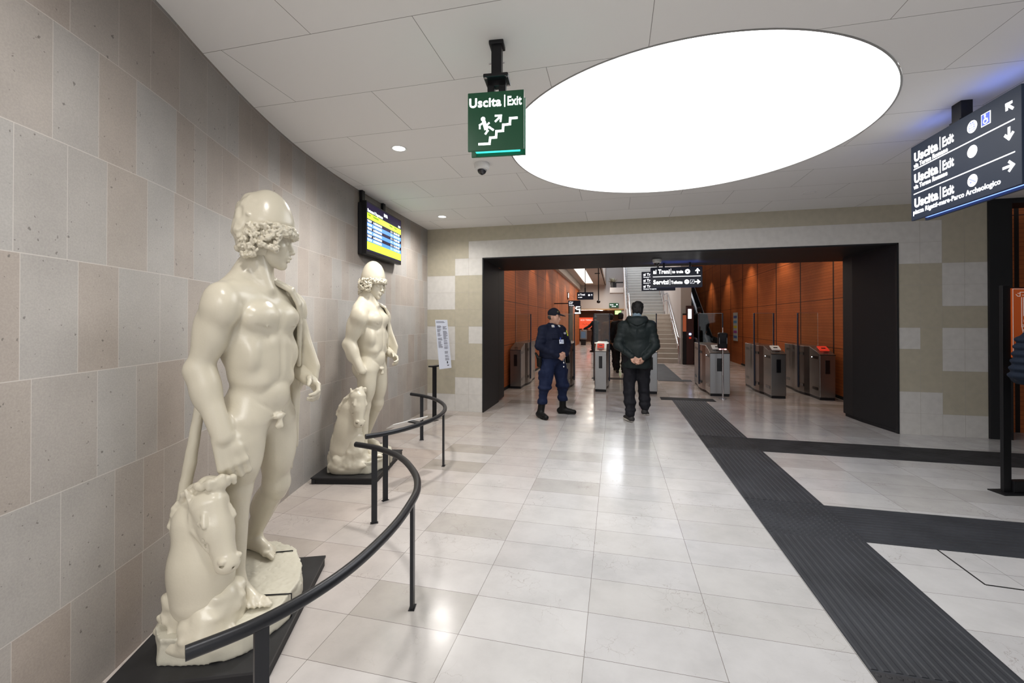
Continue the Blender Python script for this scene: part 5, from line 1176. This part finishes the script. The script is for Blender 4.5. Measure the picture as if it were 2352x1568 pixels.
def shoe_plain(S, an, to, he, f):
    S.ell(he, (.040, .040, .040), k=.02); S.cap(an + V3(0, 0, -.02), to - f * .05 + V3(0, 0, .012), .038, .030, k=.03); S.cap(he, to, .036, .030, k=.03, flat=((0, 0, 1), .85)); S.ell(an, (.045, .045, .035), k=.02)

# the guard in navy uniform
def boots(S, an, to, he, f):
    S.cap(an + V3(0, 0, -.03), an + V3(.02, -.02 * np.sign(an[1]), .15), .052, .056, k=.02); S.ell(he + V3(0, 0, .0), (.046, .046, .046), k=.02); S.cap(an + V3(0, 0, -.02), to - f * .06 + V3(0, 0, .01), .048, .036, k=.03); S.cap(he, to, .044, .040, k=.03, flat=((0, 0, 1), .9))
navy = cloth('navy_uniform', (.006, .009, .026)); navy2 = cloth('navy_trousers', (.008, .014, .044)); blk = cloth('black_leather', (.008, .008, .008), .45, .2)
def guard_extra(S, J):
    S.cap(V3(.10, .0, 1.42), V3(.17, .0, 1.05), .004, k=.012, op='-'); S.box((.150, .085, 1.27), (.02, .05, .045), (0, -12, 18), r=.01, k=.008); S.box((.150, -.085, 1.27), (.02, .05, .045), (0, -12, -18), r=.01, k=.008)
    S.cap((.03, -.04, 1.465), (.075, -.015, 1.43), .016, k=.01); S.cap((.03, .04, 1.465), (.075, .015, 1.43), .016, k=.01)
J = dict(head=(.035, 0, 1.575), neck=(0, 0, 1.465), chest=(0, 0, 1.24), pelvis=(.0, 0, .93), shL=(-.01, .195, 1.365), shR=(-.01, -.195, 1.365), elL=(.02, .285, 1.12), elR=(.01, -.285, 1.12),
         wrL=(.205, .085, .985), wrR=(.205, -.075, .970), hpL=(0, .10, .87), hpR=(0, -.10, .87), knL=(.03, .19, .49), knR=(.04, -.20, .49), anL=(-.02, .235, .095), anR=(-.01, -.25, .095),
         toL=(.125, .345, .040), toR=(.165, -.285, .040), hem=(.01, 0, .93), legcut=(0, 0, .215))
guard, hf, J = person('guard in navy uniform and dark cap standing with hands clasped before the gates', (-.965, 6.82, 0), R(-40), J, navy, navy2, (blk, blk), h=.0075, jk=guard_extra, hair=False, girth=1.30, tw=1.22, sf=.80, head_e=(0, 6, 24), shoe_fn=boots,
    hk=dict(L=(V3(.15, -.9, -.35), V3(-.9, .0, .1), 1, (.45, .7, .5)), R=(V3(.10, .9, -.40), V3(-.9, .0, .1), -1, (.3, .5, .4))))
S = Sdf(); S.ell((-.012, 0, .060), (.106, .090, .072), k=.01, fr=hf); S.cap((-.015, -.0, .030), (-.012, 0, .05), .098, k=.01, fr=hf, flat=((0, 1, 0), .88)); S.ell((.125, 0, .040), (.075, .068, .010), (0, 12, 0), k=.012, fr=hf); S.box((.02, 0, -.06), (.2, .2, .080), r=.005, k=.005, op='-', fr=hf)
cp = S.build('cap', cloth('cap_cloth', (.010, .012, .022)), guard, .005)
S = Sdf(); S.ell((.075, -.035, .085), (.010, .022, .018), (0, 0, -25), fr=hf); S.build('emblem', mat('cap_emblem', (.10, .10, .05), .5), cp, .004)
S = Sdf(); S.ell((-.04, 0, -.012), (.070, .078, .05), fr=hf); S.box((.10, 0, 0), (.10, .1, .1), r=.01, k=.01, op='-', fr=hf); S.build('hair', mat('grey_stubble', (.06, .05, .045), .8), guard, .005)
S = Sdf(); S.ell((.0, 0, .945), (.178, .222, .045), k=.01); S.box((0, 0, .915), (.3, .3, .012), r=.001, k=.004, op='-'); S.box((0, 0, .988), (.3, .3, .012), r=.001, k=.004, op='-'); S.build('belt', blk, guard, .008)
S = Sdf(); S.box((-.03, -.255, .87), (.040, .026, .085), (8, 8, 0), r=.015, k=.02); S.cap((-.04, -.27, .93), (-.08, -.285, 1.00), .022, .018, k=.02); S.build('holster', blk, guard, .007)
S = Sdf(); S.box((.05, .275, .90), (.030, .024, .075), (0, -8, 0), r=.01, k=.01); r_ = S.build('radio', blk, guard, .007); MB().tube([(.06, .29, .97), (.075, .31, 1.19)], .005, 8).build('antenna', M['black'], r_)
MB().tube([(.075, -.035, 1.425), (.150, -.02, 1.30), (.175, .005, 1.22)], .006, 6).tube([(.078, .035, 1.425), (.155, .03, 1.30), (.175, .005, 1.22)], .006, 6).build('lanyard', mat('blue_ribbon', (.02, .07, .55), .5), guard)
mb = MB(); MM = Matrix.Translation((.197, .005, 1.185)) @ Matrix.Rotation(R(-6), 4, 'Y'); mb.box((-.002, -.045, -.032), (.003, .045, .032), M=MM); bd = mb.build('badge', mat('badge_white', (.75, .8, .9), .4), guard)
mb = MB(); mb.box((.003, -.035, .002), (.0038, -.012, .022), M=MM); mb.box((.003, -.006, .008), (.0038, .036, .014), M=MM); mb.box((.003, -.006, -.012), (.0038, .036, -.006), M=MM); mb.build('badge_print', mat('badge_blue', (.05, .08, .3), .5), bd)
yl = mat('safety_yellow', (.62, .85, .02), .5, emis=(.6, .9, .02), estr=.10)
S = Sdf(); e = V3(*J['elL']); s_ = V3(*J['shL']); S.cap(s_ * .86 + e * .14, s_ * .58 + e * .42, .078, .076, k=.005)
S.build('armband', yl, guard, .006)
for q in (-1, 1): S = Sdf(); S.box((.078, .065 * q, 1.425), (.010, .022, .022), (0, -40, 25 * q), r=.004); S.build('collar_patch', mat('patch_silver', (.55, .55, .55), .5), guard, .004)
S = Sdf(); S.box((.178, .10, 1.315), (.006, .035, .016), (0, -14, 22), r=.003); S.build('chest_badge', mat('patch_grey', (.40, .42, .48), .5), guard, .004)
MB().tube([(.235, .01, .93), (.24, .012, .86)], .0025, 6).build('cord', M['chrome'], guard)
for z in (.86, .80): S = Sdf(); S.ell((.24, .012, z), .011); S.build('whistle_bead', mat('bead_white', (.9, .9, .95), .3), guard, .004)

# the man seen from behind
jkm = cloth('dark_padded_jacket', (.014, .020, .021), .52, .4, 26); trm = cloth('charcoal_trousers', (.011, .011, .015)); shg = mat('grey_knit', (.030, .028, .028), .8); slg = mat('pale_sole', (.50, .47, .43), .6)
def man_extra(S, J):
    for y in (-.20, -.10, .10, .20): S.cap((-.18, y, 1.40), (-.20, y * 1.15, .86), .005, k=.022, op='-')
    S.cap((-.16, 0, 1.42), (-.20, 0, .84), .004, k=.018, op='-')
    S.ell((-.105, 0, 1.515), (.070, .150, .070), (0, 25, 0), k=.03); S.ell((-.135, 0, 1.455), (.045, .115, .060), k=.03); S.ell((-.03, .105, 1.535), (.085, .055, .055), k=.03); S.ell((-.03, -.105, 1.535), (.085, .055, .055), k=.03)
    S.cap((-.155, -.10, 1.47), (-.17, 0, 1.425), .006, k=.014, op='-'); S.cap((-.155, .10, 1.47), (-.17, 0, 1.425), .006, k=.014, op='-')
J = dict(head=(.045, -.01, 1.675), neck=(0, 0, 1.555), chest=(0, 0, 1.33), pelvis=(.0, 0, .96), shL=(-.01, .205, 1.435), shR=(-.01, -.205, 1.435), elL=(-.06, .285, 1.135), elR=(-.06, -.260, 1.135),
         wrL=(-.215, .085, .975), wrR=(-.215, -.085, .955), hpL=(0, .10, .90), hpR=(0, -.10, .90), knL=(.01, .115, .50), knR=(.06, -.10, .50), anL=(-.13, .105, .095), anR=(-.02, -.115, .185),
         toL=(.015, .175, .042), toR=(.105, -.155, .085), hem=(.0, 0, .795))
man, hf2, J2 = person('man in a dark padded jacket seen from behind, hands held behind his back', (.325, 6.82, 0), R(90), J, jkm, trm, (shg, slg), h=.0075, jk=man_extra, girth=1.26, tw=1.12, head_e=(0, 8, 0),
    hk=dict(L=(V3(-.15, -.75, -.55), V3(-.85, .1, .3), -1, (.35, .55, .45)), R=(V3(-.12, .75, -.45), V3(.85, .1, .2), -1, (.5, .7, .5))))
S = Sdf(); S.cap((-.012, 0, 1.575), (-.005, 0, 1.600), .070, .066, k=.01); S.build('shirt_collar', cloth('pale_blue_collar', (.20, .27, .33)), man, .006)
S = Sdf(); S.ell((-.055, 0, -.02), (.062, .080, .085), k=.02, fr=hf2); S.ell((-.02, 0, .052), (.102, .092, .09), k=.02, fr=hf2); S.noise(V3(*J2['head']) - .2, V3(*J2['head']) + .2, .010, 30, 3); S.box((.10, 0, -.02), (.05, .12, .1), r=.01, k=.01, op='-', fr=hf2); S.build('cap', mat('black_cap', (.006, .006, .007), .7), man, .006)

# passers-by further inside
def walker(label, loc, rz, sc, jc, tc, pose=None, hair=True, group='people beyond the gates', extra=None):
    J = dict(head=(.02, 0, 1.60), neck=(0, 0, 1.49), chest=(0, 0, 1.27), pelvis=(.0, 0, .92), shL=(-.01, .20, 1.40), shR=(-.01, -.20, 1.40), elL=(-.03, .26, 1.12), elR=(-.03, -.26, 1.12),
             wrL=(.08, .25, .88), wrR=(.08, -.25, .88), hpL=(0, .095, .87), hpR=(0, -.095, .87), knL=(.08, .10, .48), knR=(-.02, -.10, .48), anL=(.06, .10, .09), anR=(-.16, -.10, .11), toL=(.20, .11, .04), toR=(-.03, -.11, .045), hem=(0, 0, .80))
    J.update(pose or {}); J = {k: tuple(x * sc for x in v) for k, v in J.items()}
    return person(label, loc, rz, J, cloth('coat', jc), cloth('trousers_cloth', tc), (blk, blk), h=.014, group=None, hair=hair, hands=True, jk=extra, girth=1.05)
walker('person in a brown coat seen from behind, just past the middle gates', (-.12, 13.6, 0), R(95), 1.01, (.17, .080, .032), (.012, .012, .015))
walker('person in a long black coat beside the brown coated one, behind the walking man', (.16, 12.9, 0), R(80), 1.02, (.008, .008, .010), (.010, .010, .012), dict(hem=(0, 0, .62)))
walker('person in black reaching an arm out towards the orange poster', (-.95, 21.5, 0), R(150), 1.04, (.008, .008, .009), (.010, .010, .010), dict(elR=(.12, -.24, 1.25), wrR=(.36, -.22, 1.10), elL=(.12, .30, 1.22), wrL=(.34, .42, 1.08)))
walker('person in dark clothes riding up on the escalator', (3.06, 17.22, .262), R(88), 1.03, (.007, .007, .008), (.006, .006, .008), dict(anR=(.02, -.10, .10), toR=(.16, -.11, .04), knR=(.03, -.10, .48), anL=(.02, .10, .09), toL=(.16, .11, .04), knL=(.03, .10, .48)))
def puffer(S, J):
    for s in 'LR':
        sh, el, wr = J['sh' + s], J['el' + s], J['wr' + s]
        for i in (0, 1.2, 2.4, 3.6, 4.8, 6): S.ell(sh + (el - sh) * (i / 6.), (.105, .112, .040), k=.010)
        for i in range(6): S.ell(el + (wr - el) * (i / 6.), (.040, .078, .078), k=.006)
    for i in range(10): S.ell((0, 0, .84 + .065 * i), (.18, .245, .042), k=.006)
walker('person in a navy quilted puffer jacket cut off by the right edge of the picture', (3.45, 4.24, 0), R(90), .99, (.010, .016, .030), (.012, .012, .016), dict(shL=(-.01, .255, 1.37), shR=(-.01, -.255, 1.37), elL=(.03, .275, 1.08), wrL=(.25, .16, 1.06), elR=(.03, -.275, 1.08), wrR=(.25, -.16, 1.06), anR=(.0, -.10, .09), toR=(.14, -.11, .04), knR=(.03, -.10, .48), anL=(.0, .10, .09), toL=(.14, .11, .04), knL=(.03, .10, .48)), extra=puffer)
